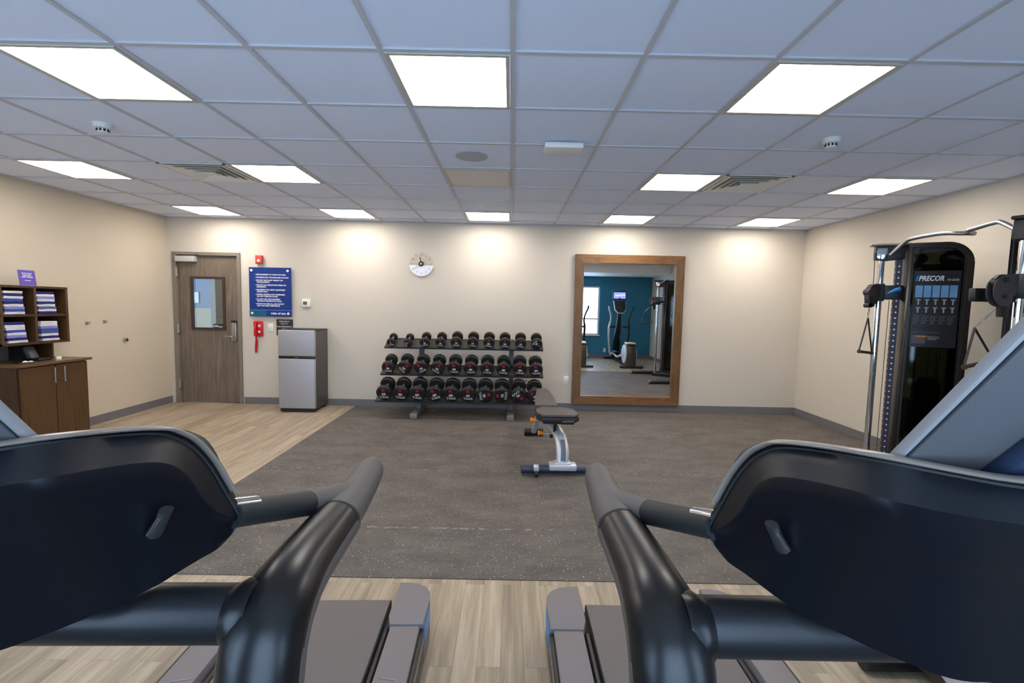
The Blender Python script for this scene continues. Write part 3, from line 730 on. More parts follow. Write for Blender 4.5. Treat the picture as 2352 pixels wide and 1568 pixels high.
# back pad, tapering to the far end
bk = [(.265, 4.42), (.485, 4.42), (.482, 4.75), (.462, 5.22), (.44, 5.30), (.345, 5.30), (.325, 5.22), (.285, 4.75)]
bM = lambda u, v, d: LB_((u, v, .532 + (v - 4.42) * .006 + d))
B().prism(bk, bM, -.03, .035, .012).build('back_pad', M_pad, t)
B().box(LB_((.33, 4.45, .47)), LB_((.42, 5.0, .501)), .006).build('back_frame', M_silver, t)
for (a, c_, nm) in (((.235, 4.40, .42), (.40, 4.40, .42), 'upper'), ((.31, 4.38, .30), (.46, 4.38, .30), 'lower')):
    k = B().cyl(LB_(a), LB_((a[0] + .035, a[1], a[2])), .018, 18)
    k.cyl(LB_((a[0] - .012, a[1], a[2])), LB_(a), .026, 18)
    kk = k.build('adjustment_knob', M_orange, t)
    B().cyl(LB_((a[0] + .03, a[1], a[2])), LB_(c_), .009, 12).build('pin', M_nickel, kk)
B().tube([LB_((.31, 4.36, .47)), LB_((.335, 4.38, .42)), LB_((.42, 4.42, .35))], (.022, .02), 12, smooth=4).build('pivot_arm', M_silver, t)
B().lathe([(.03, 0), (.03, .02), (.022, .03)], o=LB_((.45, 4.5, .25)), ax=(-1, 0, 0), n=20).build('handle_wheel', M_black, t)

# ------------------------------------------------------------------ towel cabinet at the left wall
t = thing('storage_cabinet', 'brown wooden base cabinet with two doors by the left wall', 'cabinet', (XL + .01, 4.25, 0))
# local x 0...42 (front), y 0..0.71
CD = .42
B().box((.002, .02, 0), (CD - .06, .68, .075)).build('toe_kick', M_dark, t, 0)
B().box((.0, 0, .075), (CD - .02, .70, .845), .002).build('carcass', M_wood_dark, t, 0)
for y0, y1, hy in ((.012, .345, .315), (.352, .695, .415)):
    d = B().box((CD - .02, y0, .085), (CD, y1, .835), .002).build('door', M_wood_cab, t, 0)
    h = B(); h.cyl((CD + .03, hy, .66), (CD + .03, hy, .815), .0065, 12)
    h.cyl((CD - .001, hy, .685), (CD + .03, hy, .685), .004, 8); h.cyl((CD - .001, hy, .79), (CD + .03, hy, .79), .004, 8)
    h.build('handle', M_nickel, d)
tag(B().box((XL + .002, 4.235, .845), (XL + CD + .03, 4.99, .87), .003).build('counter_top', M_wood_top, None, 0), 'brown wood-grain worktop on the base cabinet', 'worktop')
t = thing('towel_shelf', 'brown wooden four-cubby shelf unit full of towels', 'shelf', (XL, 4.25, 1.04))
HD = .30
for a, c in ((0, .022), (.308, .33), (.63, .655)):
    B().box((.005, a, 0), (HD, c, .565), .001).build('side_panel', M_wood_cab, t, 0)
for z0, z1 in ((0, .022), (.272, .292), (.545, .567)):
    B().box((.005, 0, z0), (HD + .001, .655, z1), .001).build('shelf', M_wood_dark, t, 0)
B().box((.002, 0.005, 0.005), (.010, .65, .56)).build('back_board', M_dark, t, 0)
B().box((.002, .0, -.17), (.02, .555, .001)).build('lower_back', M_dark, t, 0)
B().box((.02, .03, -.165), (.026, .30, -.01)).build('steel_splash_panel', mat('splash_panel', srgb(128, 132, 138), .35, .5), t, 0)
for y in (0.0, .535): B().box((.002, y, -.17), (.22, y + .022, .001), .001).build('support', M_wood_cab, t, 0)
t = thing('desk_phone', 'dark grey upright phone on the worktop under the towels', 'telephone', (XL + .22, 4.62, .87))
B().box((-.07, -.06, 0), (.09, .07, .03), .008).build('base', M_black, t)
B().box((-.035, -.042, 0), (.015, .042, .135), .012, M=Matrix.Translation((-.01, 0, .02)) @ Matrix.Rotation(-.45, 4, 'Y')).build('handset', mat('phone_grey', srgb(88, 88, 90), .4), t)
t = thing('tray', 'shiny silver tray with small items on the worktop', 'tray', (XL + .32, 4.42, .87))
B().lathe([(.0, .002), (.065, .002), (.08, .016), (.083, .016), (.068, 0), (0, 0)], n=32).build('dish', M_chrome, t)
for dx, dy in ((-.02, .02), (.02, -.02), (.025, .03)):
    tag(B().lathe([(.0, 0), (.018, .004), (.02, .012), (0, .02)], o=(XL + .32 + dx, 4.42 + dy, .8725), n=14).build('wrapped_mint', M_offwhite), 'wrapped sweets lying in the silver tray', 'sweet', 'sweets in the tray')
tag(B().lathe([(.022, 0), (.024, .02), (.018, .03), (0, .032)], o=(XL + .34, 4.73, .87), n=20).build('small_jar', M_offwhite), 'tiny white jar beside the dark grey phone', 'jar')
t = thing('tabletop_sign', 'purple card sign standing on top of the towel shelf', 'sign', (XL + .18, 4.63, 1.607))
Mx = Matrix.Rotation(-.12, 4, 'Y')
B().box((-.002, -.08, 0), (.002, .08, .155), M=Mx).build('card', M_purple, t, 0)
B().box((-.03, -.08, 0), (.03, .08, .003)).build('base', M_clear, t, 0)
for z in (.118, .10, .082, .05):
    text('lettering', {.118: 'Be Our Guest', .10: 'Please leave', .082: 'USED TOWELS', .05: 'in the basket'}[z], .016 if z != .05 else .011, M_ink, t, Mx @ Matrix.Translation((.0026, 0, z)) @ FACE_X, 'CENTER', bold=.0006, thick=.0003)

M_tw = {'white': mat('towel_white', srgb(232, 228, 234), .95, bump=.8, bscale=700), 'blue': mat('towel_blue', srgb(72, 92, 175), .95, bump=.8, bscale=700),
        'navy': mat('towel_navy', srgb(44, 44, 110), .95, bump=.8, bscale=700), 'lavender': mat('towel_lavender', srgb(150, 150, 205), .95, bump=.8, bscale=700),
        'slate': mat('towel_slate', srgb(84, 104, 150), .95, bump=.8, bscale=700)}
def towel_mesh(seed, m):
    rnd = random.Random(seed); b = B()
    # folded towel: front roll-fold at +x, layered edge seen at -y
    nx, ny = 10, 8; L_, W_ = .235, .175; h = .024
    for lay in range(2):
        z0 = lay * h / 2; rows = []
        for i in range(ny + 1):
            y = -W_ / 2 + W_ * i / ny; row = []
            prof = []
            hh = h / 2 * .5
            for k in range(nx + 1): prof.append((-L_ / 2 + (L_ - hh) * k / nx, hh))
            for k in range(1, 6):
                a = PI / 2 - PI * k / 6; prof.append((L_ / 2 - hh + hh * 1.5 * math.cos(a), hh * math.sin(a)))
            for k in range(nx, -1, -1): prof.append((-L_ / 2 + (L_ - hh) * k / nx, -hh))
            sag = .0016 * math.sin(i * 1.3 + seed) * (1 if lay else .5)
            for (x, z) in prof: row.append((x + .003 * math.sin(i * .9 + seed + lay), y + lay * .003, z0 + hh + z * .98 + sag * .5))
            rows.append(row)
        b.grid(rows, closed=True)
        for r in (rows[0], rows[-1]): b._new(r, [tuple(range(len(r)))])
    o = b.build('towel', m, None, 50); me = o.data; bpy.data.objects.remove(o); return me
TWM = {(c, s): towel_mesh(s, m) for c, m in M_tw.items() for s in (1, 2)}
STK = [('upper left', 4.275, 1.332, ['white', 'blue', 'lavender', 'white', 'navy', 'blue', 'white', 'navy', 'white'], .0),
       ('upper right', 4.585, 1.332, ['navy', 'white', 'slate', 'white', 'navy', 'white', 'lavender', 'white', 'navy'], .0),
       ('lower left', 4.285, 1.062, ['white', 'navy', 'lavender', 'white', 'blue', 'white', 'white', 'navy'], .0),
       ('lower right', 4.60, 1.062, ['white', 'navy', 'white', 'slate', 'blue', 'lavender', 'white', 'white'], .0)]
for nm, y, z, cs, _ in STK:
    n = len(cs)
    for k, c in enumerate(cs):
        o = bpy.data.objects.new('towel', TWM[(c, 1 + k % 2)]); COL.objects.link(o)
        fr = k / n
        o.location = (XL + .168, y + .115 - (.02 * fr if 'lower left' not in nm else .03 * fr) + random.uniform(-.004, .004), z + .002 + .0245 * k); o.rotation_euler = (0, 0, random.uniform(-.04, .04))
        pos = 'bottom one' if k == 0 else 'top one' if k == n - 1 else (ORD[k] + ' from the bottom' if k < n / 2 else ORD[n - 1 - k] + ' from the top')
        tag(o, 'folded %s towel, %s in the %s cubby' % (c, pos, nm), 'towel', 'folded towels in the cubbies')
# small hooks and a door stop on the left wall
for y, z, lb in ((5.437, 1.212, 'small wall hook on the left wall nearer the towel shelf'), (5.671, 1.22, 'small wall hook on the left wall nearer the door')):
    t = thing('wall_hook', lb, 'hook', (XL, y, z), group='wall hooks')
    B().box((0, -.018, -.018), (.006, .018, .018), .002).build('plate', M_nickel, t)
    B().tube([(.004, 0, 0), (.03, 0, -.012), (.04, 0, .012)], .005, 10, smooth=4).build('hook', M_nickel, t)
t = thing('door_stop', 'round metal door stop on the left wall', 'door stop', (XL, 5.96, .976))
B().lathe([(.026, 0), (.026, .012), (.02, .03)], ax=(1, 0, 0), n=24).build('body', M_nickel, t)
B().lathe([(.018, .03), (.018, .036), (.0, .04)], ax=(1, 0, 0), n=24).build('bumper', M_dark, t)

# ------------------------------------------------------------------ cable machine
t = thing('cable_machine', 'black and chrome cable training machine beside the right wall', 'exercise machine', (3.5, 3.86, .004))
ZT = 2.143
FP, NP = Vector((3.42, 4.33, 0)), Vector((3.30, 3.02, 0))
def nearer(v):
    k = .918 + (.977 - .918) * (v[1] - 3.28) / 1.15
    return Vector((CX + (v[0] - CX) * k, v[1] * k, CAMZ + (v[2] - CAMZ) * k))
def unit(P, ang, flip):
    """one column: chrome pole, perforated guide, shrouded weight stack; u runs from pole to wall, v sideways (-v = outside face)"""
    c_, s_ = math.cos(ang), math.sin(ang); ori = Vector((3.5, 3.86, .004))
    def W_(u, v, z): return Vector((P.x + u * c_ - v * s_ * flip, P.y + u * s_ + v * c_ * flip, z)) - ori
    Mx = Matrix.Translation(W_(0, 0, 0)) @ Matrix(((c_, -s_ * flip, 0, 0), (s_, c_ * flip, 0, 0), (0, 0, 1, 0), (0, 0, 0, 1)))
    B().tube([W_(0, 0, .06), W_(0, 0, 2.0)], .026, 24).build('guide_pole', M_chrome, t)
    # top cap bracket and bar over the shroud
    B().prism([(-.055, 2.06), (-.055, 2.0), (.0, 1.985), (.16, 2.0), (.16, 2.12), (-.055, 2.12)], lambda u, z, d: W_(u, d, z), -.045, .045, .006).build('top_bracket', M_powder, t)
    tp = [(-.09, 2.118), (.56, 2.118), (.64, 2.09), (.695, 2.02), (.71, 1.93), (.71, 1.86)]
    B().prism([(-.045, 2.10), (-.045, 2.02), (-.03, 2.0), (.02, 2.0), (.03, 2.02), (.03, 2.10)], lambda u, z, d: W_(u, -.045 - d, z), 0, .004, .001).build('polished_plate', M_chrome, t)
    # shroud outline in (u, z)
    def corner(x, z, r_, n_=8): return [(x - r_ + r_ * math.sin(PI / 2 * k / n_), z - r_ + r_ * math.cos(PI / 2 * k / n_)) for k in range(n_ + 1)]
    ol = [(.17, .10), (.17, 2.115)] + corner(.60, 2.115, .16) + [(.60, .10)]
    il = [(.205, .16), (.205, 2.08)] + corner(.55, 2.08, .12) + [(.55, .16)]
    fr = B()
    for v0, v1 in ((-.115, -.095), (.095, .115)):
        A = [fr.bm.verts.new(W_(u, v0, z)) for u, z in ol]; I = [fr.bm.verts.new(W_(u, v0, z)) for u, z in il]
        A2 = [fr.bm.verts.new(W_(u, v1, z)) for u, z in ol]; I2 = [fr.bm.verts.new(W_(u, v1, z)) for u, z in il]
        n = len(ol)
        for i in range(n):
            j = (i + 1) % n
            fr.bm.faces.new((A[i], A[j], I[j], I[i])); fr.bm.faces.new((A2[i], I2[i], I2[j], A2[j]))
            fr.bm.faces.new((A[i], A2[i], A2[j], A[j])); fr.bm.faces.new((I[i], I[j], I2[j], I2[i]))
    # outer wrap
    g = B(); rows = [[W_(u, -.115, z) for u, z in ol], [W_(u, .115, z) for u, z in ol]]
    fr.grid(rows)
    rows = [[W_(u - .012 * (1 if u > .3 else -1), -.1, z) for u, z in ol], [W_(u - .012 * (1 if u > .3 else -1), .1, z) for u, z in ol]]
    fr.grid(rows)
    sh = fr.build('shroud_frame', M_black, t, 30)
    for v in (-.105, .105):
        B().prism(il, lambda u, z, d, v=v: W_(u, v + d, z), -.001, .001).build('smoked_panel', M_smoke, sh, 0)
    B().prism([(.155, 2.114), (.155, 2.135)] + corner(.62, 2.135, .18) + [(.62, .1), (.60, .1)] + list(reversed(corner(.60, 2.115, .16))),
              lambda u, z, d: W_(u, d, z), -.085, .085, .004).build('frame_tube', M_powder, t)
    B().box((-.09, -.05, 2.122), (.2, .05, 2.145), .008, M=Mx).build('top_cap', M_rim if flip > 0 else M_blackm, t)
    # inner works: guide rods, pulley housing, weight stack
    for u in (.30, .46): B().tube([W_(u, 0, .2), W_(u, 0, 1.92)], .011, 12).build('stack_rod', M_chrome, t)
    B().box((.21, -.06, 1.90), (.56, .06, 1.95), .004, M=Mx).build('cross_member', M_black, t, 0)
    B().tube([W_(.28, -.03, 2.0), W_(.28, .03, 2.0)], .045, 24).build('pulley', M_blackm, t)
    B().tube([W_(.47, -.03, 2.0), W_(.47, .03, 2.0)], .055, 24).build('pulley', M_blackm, t)
    ws = B().box((.25, -.07, .17), (.52, .07, .74), .004, M=Mx)
    for k in range(18): ws.box((.247, -.073, .19 + .03 * k), (.523, .073, .192 + .03 * k), M=Mx)
    ws.build('weight_stack', M_blackm, t, 0)
    B().lathe([(.09, 0), (.09, .13), (.06, .19), (0, .2)], o=W_(.40, 0, .74), n=24).build('stack_top', M_blackm, t)
    B().tube([W_(.395, 0, .9), W_(.395, 0, 1.98)], .003, 6).build('stack_cable', M_blackm, t)
    # perforated adjustment column
    hs = B().box((.105, -.028, .10), (.15, .028, 2.0), .003, M=Mx); old = set(hs.bm.faces)
    for k in range(34): hs.tube([W_(.127, -.030, .22 + .052 * k), W_(.127, .030, .22 + .052 * k)], .0075, 8); hs.tube([W_(.103, 0, .22 + .052 * k), W_(.106, 0, .22 + .052 * k)], .0075, 8)
    for f_ in hs.bm.faces:
        if f_ not in old: f_.material_index = 1
    col = hs.build('adjustment_column', M_plum, t, 0); col.data.materials.append(M_silver)
    # carriage with pulley and lever
    B().box((-.035, -.035, 1.62), (.035, .035, 1.78), .006, M=Mx).build('pole_sleeve', M_powder, t)
    B().box((.035, -.03, 1.635), (.17, .03, 1.765), .006, M=Mx).build('carriage', M_powder, t)
    B().tube([W_(.055, -.045, 1.69), W_(.10, -.05, 1.715), W_(.145, -.045, 1.73)], [(.006, .008), (.012, .016), (.014, .02)], 12, smooth=3).build('release_lever', M_blue, t)
    B().tube([W_(.08, 0, 1.63), W_(.075, 0, .12)], .003, 6).build('return_cable', mat('cable_olive', srgb(80, 74, 58), .5), t)
    B().box((-.06, -.07, 0), (.66, .07, .07), .008, M=Mx).build('base_beam', M_powder, t)
    return W_, Mx
Wf, Mf = unit(FP, Rd(-27), 1)
Wn, Mn = unit(NP, Rd(27), -1)
# swivel pulleys
def pulley(c, ax, r=.052, w=.02):
    c = Vector(c); ax = Vector(ax).normalized()
    h = B().tube([c - ax * w, c + ax * w], r, 28).build('swivel_pulley', M_blackm, t)
    B().tube([c - ax * (w + .006), c + ax * (w + .006)], r * .35, 16).build('pulley_hub', M_nickel, h)
    return h
ori = Vector((3.5, 3.86, .004))
# far unit pulley housing left of the pole
p = Vector((3.327, 4.31, 0)) - ori
B().prism(chaikin([(-.035, 1.66), (-.03, 1.73), (.0, 1.775), (.055, 1.775), (.075, 1.74), (.07, 1.66), (.03, 1.60), (.02, 1.565), (-.02, 1.565)]),
          lambda u, z, d: p + Vector((u, d, z)), -.03, .03).build('pulley_housing', M_black, t)
B().tube([p + V(-.01, -.036, 1.70), p + V(-.01, .036, 1.70)], .036, 24).build('pulley_disc', mat('disc_maroon', srgb(58, 36, 42), .4), t)
B().tube([p + V(-.015, -.03, 1.58), p + V(-.015, .03, 1.58)], .022, 16).build('cable_stop', M_black, t)
B().tube([p + V(.02, 0, 1.775), p + V(.015, 0, 2.06)], .003, 6).build('cable', M_blackm, t)
# near unit: rounded twin plate, arm and hanging pulley
q = Vector((3.214, 3.03, 0)) - ori
pl = [(.13, 1.80), (-.02, 1.80), (-.07, 1.78), (-.105, 1.735), (-.11, 1.67), (-.09, 1.61), (-.05, 1.575), (-.005, 1.57), (.03, 1.60), (.035, 1.66), (.13, 1.665)]
pl = chaikin([(u * .92, CAMZ + (z - CAMZ) * .92) for u, z in pl])
for d0 in (-.028, .018):
    B().prism(pl, lambda u, z, d, d0=d0: q + Vector((u, d0 + d, z)), 0, .008).build('carriage_plate', mat('plate_charcoal', srgb(62, 56, 60), .45), t)
for z in (1.74, 1.635): B().tube([q + V(-.03, -.04, z), q + V(-.03, .04, z)], .014, 14).build('plate_bolt', M_blackm, t)
B().tube([q + V(-.03, -.015, 1.72), q + V(-.03, .015, 1.72)], .055, 24).build('pulley_disc', M_black, t)
B().prism([(-.035, 1.60), (.03, 1.60), (.02, 1.50), (-.025, 1.50)], lambda u, z, d: q + Vector((u, d, z)), -.02, .02, .006).build('cable_stop', M_black, t)
B().box(tuple(q + V(-.09, .10, 1.60)), tuple(q + V(.10, .15, 1.69)), .006).build('link_arm', M_black, t)
B().tube([q + V(.075, 0, 2.0), q + V(.06, 0, 1.8)], .003, 6).build('cable', M_blackm, t)
# feet reaching into the room
for (y, x0) in ((4.22, 2.81), (2.82, 2.81)):
    ft = B().tube([V(x0, y, .045) - ori, V(3.5, y, .045) - ori], (.035, .035), 16).build('floor_leg', M_black, t)
    B().lathe([(.037, 0), (.037, .02), (.02, .03)], o=V(x0 + .02, y, .045) - ori, ax=(-1, 0, 0), n=20).build('leg_cap', M_rim, ft)
B().box(tuple(V(3.83, 3.30, .02) - ori), tuple(V(3.93, 4.05, .08) - ori), .006).build('rear_beam', M_powder, t)
# pull-up bars between the two columns
br_ = [V(3.535, 4.38, 2.05), V(3.60, 4.31, 2.155), V(3.62, 4.24, 2.185), V(3.66, 4.02, 2.195), V(3.70, 3.90, 2.18), V(3.79, 3.86, 2.175)]
br_ = [nearer(v) for v in br_]
B().tube([v - ori for v in br_], .016, 16, smooth=5).build('pull_up_bar', M_steel, t)
br2 = [V(3.70, 3.82, 2.19), V(3.71, 3.74, 2.205), V(3.69, 3.60, 2.215), V(3.66, 3.52, 2.20), V(3.60, 3.34, 2.11)]
br2 = [nearer(v) for v in br2]
B().tube([v - ori for v in br2], .016, 16, smooth=5).build('pull_up_bar', M_steel, t)
B().tube([br2[0] - ori, br_[-1] - ori], .018, 14).build('bar_joint', M_steel, t)
# placard on the far shroud
Pm = Mf @ Matrix.Translation((0, -.109, 0)) @ FACE_Y
pb = B().prism([(.222, 1.22), (.222, 1.885), (.535, 1.885), (.535, 1.22)], lambda u, z, d: Mf @ Vector((u, -.1085 - d, z)), 0, .001).build('exercise_placard', mat('placard_black', srgb(34, 34, 38), .4), t, 0)
text('lettering', 'PRECOR', .062, M_ink, pb, Pm @ Matrix.Translation((.250, 1.80, .0015)), bold=.0018, shear=.25, thick=.0004, wide=.74)
B().prism([(.230, 1.80), (.240, 1.843), (.252, 1.843), (.242, 1.80)], lambda u, z, d: Mf @ Vector((u, -.1098 - d, z)), 0, .0008).build('logo_slash', M_blue, pb, 0)
text('lettering', 'FTS GLIDE', .022, M_inkg, pb, Pm @ Matrix.Translation((.442, 1.80, .0015)), bold=.0006, shear=.25, thick=.0004, wide=.78)
M_photo = mat('placard_photo', srgb(110, 165, 210), .5, noise=.25, bscale=18)
M_fig = mat('placard_figure', srgb(165, 165, 165), .6)
for k in range(5):
    u0 = .235 + k * .058
    ph = B().prism([(u0, 1.655), (u0, 1.76), (u0 + .051, 1.76), (u0 + .051, 1.655)], lambda u, z, d: Mf @ Vector((u, -.1098 - d, z)), 0, .0008).build('photo', M_photo, pb, 0)
    fg = B()
    for zz in (1.60, 1.53):
        fg.prism([(u0 + .012, zz + .04), (u0 + .043, zz + .04), (u0 + .043, zz + .03), (u0 + .033, zz + .03), (u0 + .033, zz - .008), (u0 + .022, zz - .008), (u0 + .022, zz + .03), (u0 + .012, zz + .03)], lambda u, z, d: Mf @ Vector((u, -.1098 - d, z)), 0, .0008)
    fg.build('figure', M_fig, pb, 0)
    text('lettering', '\n'.join(['Set the arm', 'and stand', 'tall. Pull', 'slowly and', 'return.', 'Repeat.']), .013, M_inkd, pb, Pm @ Matrix.Translation((u0, 1.49, .0015)), thick=.0003, bold=.0002, wide=.85)
text('lettering', 'Read all instructions before use', .015, M_inkd, pb, Pm @ Matrix.Translation((.235, 1.345, .0015)), thick=.0003)
B().prism([(.235, 1.25), (.235, 1.325), (.33, 1.325), (.33, 1.25)], lambda u, z, d: Mf @ Vector((u, -.1098 - d, z)), 0, .0008).build('info_block', mat('info_block', srgb(86, 80, 86), .6), pb, 0)
text('lettering', 'WARNING', .016, M_orange, pb, Pm @ Matrix.Translation((.262, 1.308, .002)), thick=.0003, bold=.0004)
text('lettering', 'Keep hands and\nclothing clear of\nmoving parts', .012, M_inkg, pb, Pm @ Matrix.Translation((.345, 1.31, .0015)), thick=.0003)

def stirrup(name, label, top, drop, hl, hr, clip_len):
    # drop: sideways swing of the strap's apex
    """strap handle hanging from a snap hook: two strap legs and a grip"""
    o = thing(name, label, 'exercise grip', top, group='strap handles on the cable machine')
    B().tube([(0, 0, 0), (drop * .5 + .008, 0, -clip_len * .5), (drop, 0, -clip_len), (drop * .5 - .008, 0, -clip_len * .5), (0, 0, 0)], .0035, 8).build('snap_hook', M_chrome, o)
    ap = Vector((drop, 0, -clip_len - .005))
    for e, nm in ((hl, 'strap'), (hr, 'strap')):
        B().tube([ap, Vector(e)], (.004, .010), 8, up=(0, 1, 0)).build(nm, M_blackm, o)
    a, c = Vector(hl), Vector(hr); d = (c - a).normalized()
    g = B().tube([a, a + d * .008, a + d * .02, c - d * .02, c - d * .008, c], [.018, .018, .013, .013, .018, .018], 16).build('grip', mat('grip_foam', srgb(56, 46, 38), .6), o)
    return o
stirrup('strap_stirrup', 'triangular strap handle hanging left of the far chrome pole', (3.315, 4.30, 1.555), 0, (-.085, -.03, -.40), (.083, .03, -.418), .085)
stirrup('strap_stirrup', 'triangular strap handle hanging in front of the machine, right of the black tower', (3.136, 3.0, 1.55), -.125, (-.20, -.03, -.375), (.05, .03, -.335), .12)

# ------------------------------------------------------------------ treadmills
# local frame: x sideways (0 = centre line), y along the deck, z up
def ray(px_, py_):
    v = ((px_ - 1176) / 1070.27, (py_ - 784) / 1070.27, 1.0)
    d = [v[0] * _R[0][k] + v[1] * _R[1][k] + v[2] * _R[2][k] for k in range(3)]
    return d[0] / d[1], d[2] / d[1]
def tp(a, c, Y):
    rx, rz_ = ray(a, c)
    return (CX + rx * Y - .64, Y, CAMZ + rz_ * Y)
RIM = [tp(1622, 1215, .75), tp(1652, 1160, .727), tp(1690, 1093, .70), tp(1727, 1050, .675), tp(1763, 1030, .65), tp(1800, 1022, .625), tp(1886, 1030, .578), tp(2033, 1054, .505), tp(2180, 1083, .480), tp(2352, 1112, .465)]
CON = [tp(1634, 1222, .735), tp(1668, 1205, .70), tp(1700, 1175, .672), tp(1727, 1130, .650), tp(1755, 1104, .626), tp(1800, 1096, .595), tp(1886, 1110, .548), tp(2033, 1146, .480), tp(2180, 1178, .452), tp(2352, 1205, .438)]
BOT = [tp(1631, 1237, .745), tp(1648, 1262, .735), tp(1672, 1290, .718), tp(1705, 1313, .698), tp(1745, 1342, .672), tp(1795, 1379, .645), tp(1886, 1431, .605), tp(2000, 1487, .575), tp(2131, 1541, .548), tp(2209, 1563, .537), tp(2278, 1568, .53)]
RIM += [(-.036, .459, RIM[-1][2] + .0015), (0, .458, RIM[-1][2] + .002)]; CON += [(-.036, .431, CON[-1][2] - .003), (0, .43, CON[-1][2] - .004)]; BOT.append((0, .527, BOT[-1][2] - .003))
def sym(L_): return L_ + [(-a, c, d) for a, c, d in reversed(L_[:-1])]
RIM, CON, BOT = (catmull(sym(q_), 3) for q_ in (RIM, CON, BOT))
def lerp(a, c, t_): return tuple(u + (v - u) * t_ for u, v in zip(a, c))

def chevrons(b, x0, x1, y0, y1, z, s):
    for k in range(3):
        a0 = x0 + s * .018 * (k + 1); yy = y1 - .055 * k
        w = .002
        for (p0, p1) in (((a0, yy - .02), (a0 + s * .0, y0)), ((a0, yy - .02), (a0 + s * .012, yy)), ((a0 + s * .012, yy), (x1 - s * .012, yy + .012))):
            b.tube([(p0[0], p0[1], z), (p1[0], p1[1], z)], (.0022, .0012), 6)

def treadmill(label):
    t = thing('treadmill', label, 'treadmill', group='treadmills facing the windows')
    # deck
    B().box((-.40, .10, .03), (.40, 2.02, .13), .01).build('deck_frame', M_black, t)
    bl = B(); prof = [(.22, .178), (1.985, .178)] + [(1.985 + .035 * math.sin(a), .143 + .035 * math.cos(a)) for a in [PI * k / 8 for k in range(1, 9)]] + [(.22, .108)]
    bl.prism(prof, lambda u, v, d: (d, u, v), -.262, .262)
    bl.build('running_belt', M_belt, t)
    for s in (-1, 1):
        xi, xo = s * .305, s * .425
        r = B().prism([(xi, .24), (xo, .24), (xo, 1.80), (xi, 1.80)], lambda u, v, d: (u, v, d), .12, .197, .006)
        rl = r.build('foot_rail', M_rail, t)
        ch = B(); chevrons(ch, xo - s * .01, xi, 1.2, 1.52, .198, -s); ch.build('grip_ridges', M_ridge, rl)
        # side skirt with a light groove
        sk = B().box((min(xo, xo + s * .017), .2, .045), (max(xo, xo + s * .017), 1.80, .185), .006).build('side_skirt', M_black, t)
        B().box((min(xo + s * .010, xo + s * .019), .25, .142), (max(xo + s * .010, xo + s * .019), 1.79, .152), .001).build('groove_line', M_rim, sk)
        B().tube([(s * .284, .25, .152), (s * .284, 1.82, .152)], (.018, .02), 10).build('belt_gap_trim', M_black, t)
        # end cap
        o_ = [(s * .285, 1.86), (s * .302, 1.80), (s * .442, 1.80), (s * .442, 1.97), (s * .436, 2.015), (s * .415, 2.055), (s * .375, 2.083), (s * .33, 2.092), (s * .285, 2.092)]
        cp = B().prism(o_, lambda u, v, d: (u, v, d), .03, .203, .006).build('end_cap', M_rail, t)
        B().box((min(s * .440, s * .4445), 1.81, .11), (max(s * .440, s * .4445), 1.965, .175), .002).build('blue_accent', M_blue, cp)
        B().tube([(s * .30, 1.80, .15), (s * .30, 1.86, .15)], .016, 10).build('cap_recess', M_black, cp)
        # upright curving back into the handrail
        X = s * .389
        up = [(X, .36, .16), (X, .42, .38), (X, .50, .66), (X, .57, .86), (X, .603, .965), (X, .625, 1.022), (X, .668, 1.053), (X, .75, 1.062), (X, .93, 1.058)]
        rd = [(.066, .06), (.062, .056), (.059, .053), (.058, .052), (.058, .051), (.058, .050), (.056, .046), (.050, .043), (.0465, .040)]
        u_ = B().tube(up, rd, 28, smooth=6).build('upright', M_frametube, t)
        st_ = [(X + s * .009, y_ + (.006 if z_ < 1.0 else .002), z_ - (.0 if z_ < 1.0 else .010)) for (_, y_, z_) in up]
        B().tube(st_, [(a * .86, c * .90) for a, c in rd], 28, smooth=6).build('upright_side_cover', M_rubber, t)
        # grip
        g = [(X, .925, 1.058), (X, 1.00, 1.056), (X, 1.08, 1.056), (X, 1.16, 1.062), (X, 1.205, 1.066), (X, 1.225, 1.067), (X, 1.234, 1.068)]
        gr = [(.048, .041), (.045, .040), (.040, .038), (.036, .036), (.031, .032), (.020, .022), (.004, .004)]
        B().tube(g, gr, 28, smooth=6).build('handrail_grip', M_rubber, t)
        B().tube([(X, .918, 1.058), (X, .929, 1.058)], (.0480, .0408), 28).build('grip_seam', M_dark, t)
        # short bar from grip to console
        ba, bb = Vector((s * .38, 1.03, 1.060)), Vector((s * .278, .745, 1.151)); dd = bb - ba
        B().tube([ba, ba + dd * .22, ba + dd * .42], [(.038, .036), (.031, .029), (.026, .025)], 22, smooth=5).build('grip_neck', M_rubber, t)
        B().tube([ba + dd * .42, bb], [(.0255, .0245), (.0225, .0225)], 22).build('console_arm', M_blackm, t)
        ht = Vector((0, 0, .018)); B().tube([ba + dd * .84 + ht, bb + ht], (.014, .010), 14).build('heart_rate_sensor', M_chrome, t)
        # uprights' round joint for the cross bar
        B().lathe([(.052, 0), (.052, .02), (.046, .03), (.042, .038)], o=(s * .368, .65, 1.040), ax=(-s, 0, 0), n=32).build('bar_collar', M_frametube, t)
    B().tube([(-.37, .655, 1.042), (.37, .655, 1.040)], .041, 32).build('cross_bar', M_powder, t)
    B().prism([(.02, .03), (.02, .20), (.08, .30), (.24, .32), (.36, .24), (.38, .15), (.38, .03)], lambda u, v, d: (d, u, v), -.43, .43, .02).build('motor_cover', M_shell, t)
    B().tube([(0, .66, 1.05), (0, .59, 1.13)], (.05, .03), 16).build('console_mount', M_black, t)
    for x in (-.36, .36):
        for y in (.12, 1.95): B().cyl((x, y, 0), (x, y, .04), .022, 14).build('foot', M_dark, t)
    # console shell facing the windows
    sh = B(); rows = [RIM, [lerp(a, c, .5) for a, c in zip(RIM, CON)], [lerp(a, c, .97) for a, c in zip(RIM, CON)], CON, [lerp(a, c, .10) for a, c in zip(CON, BOT)]]
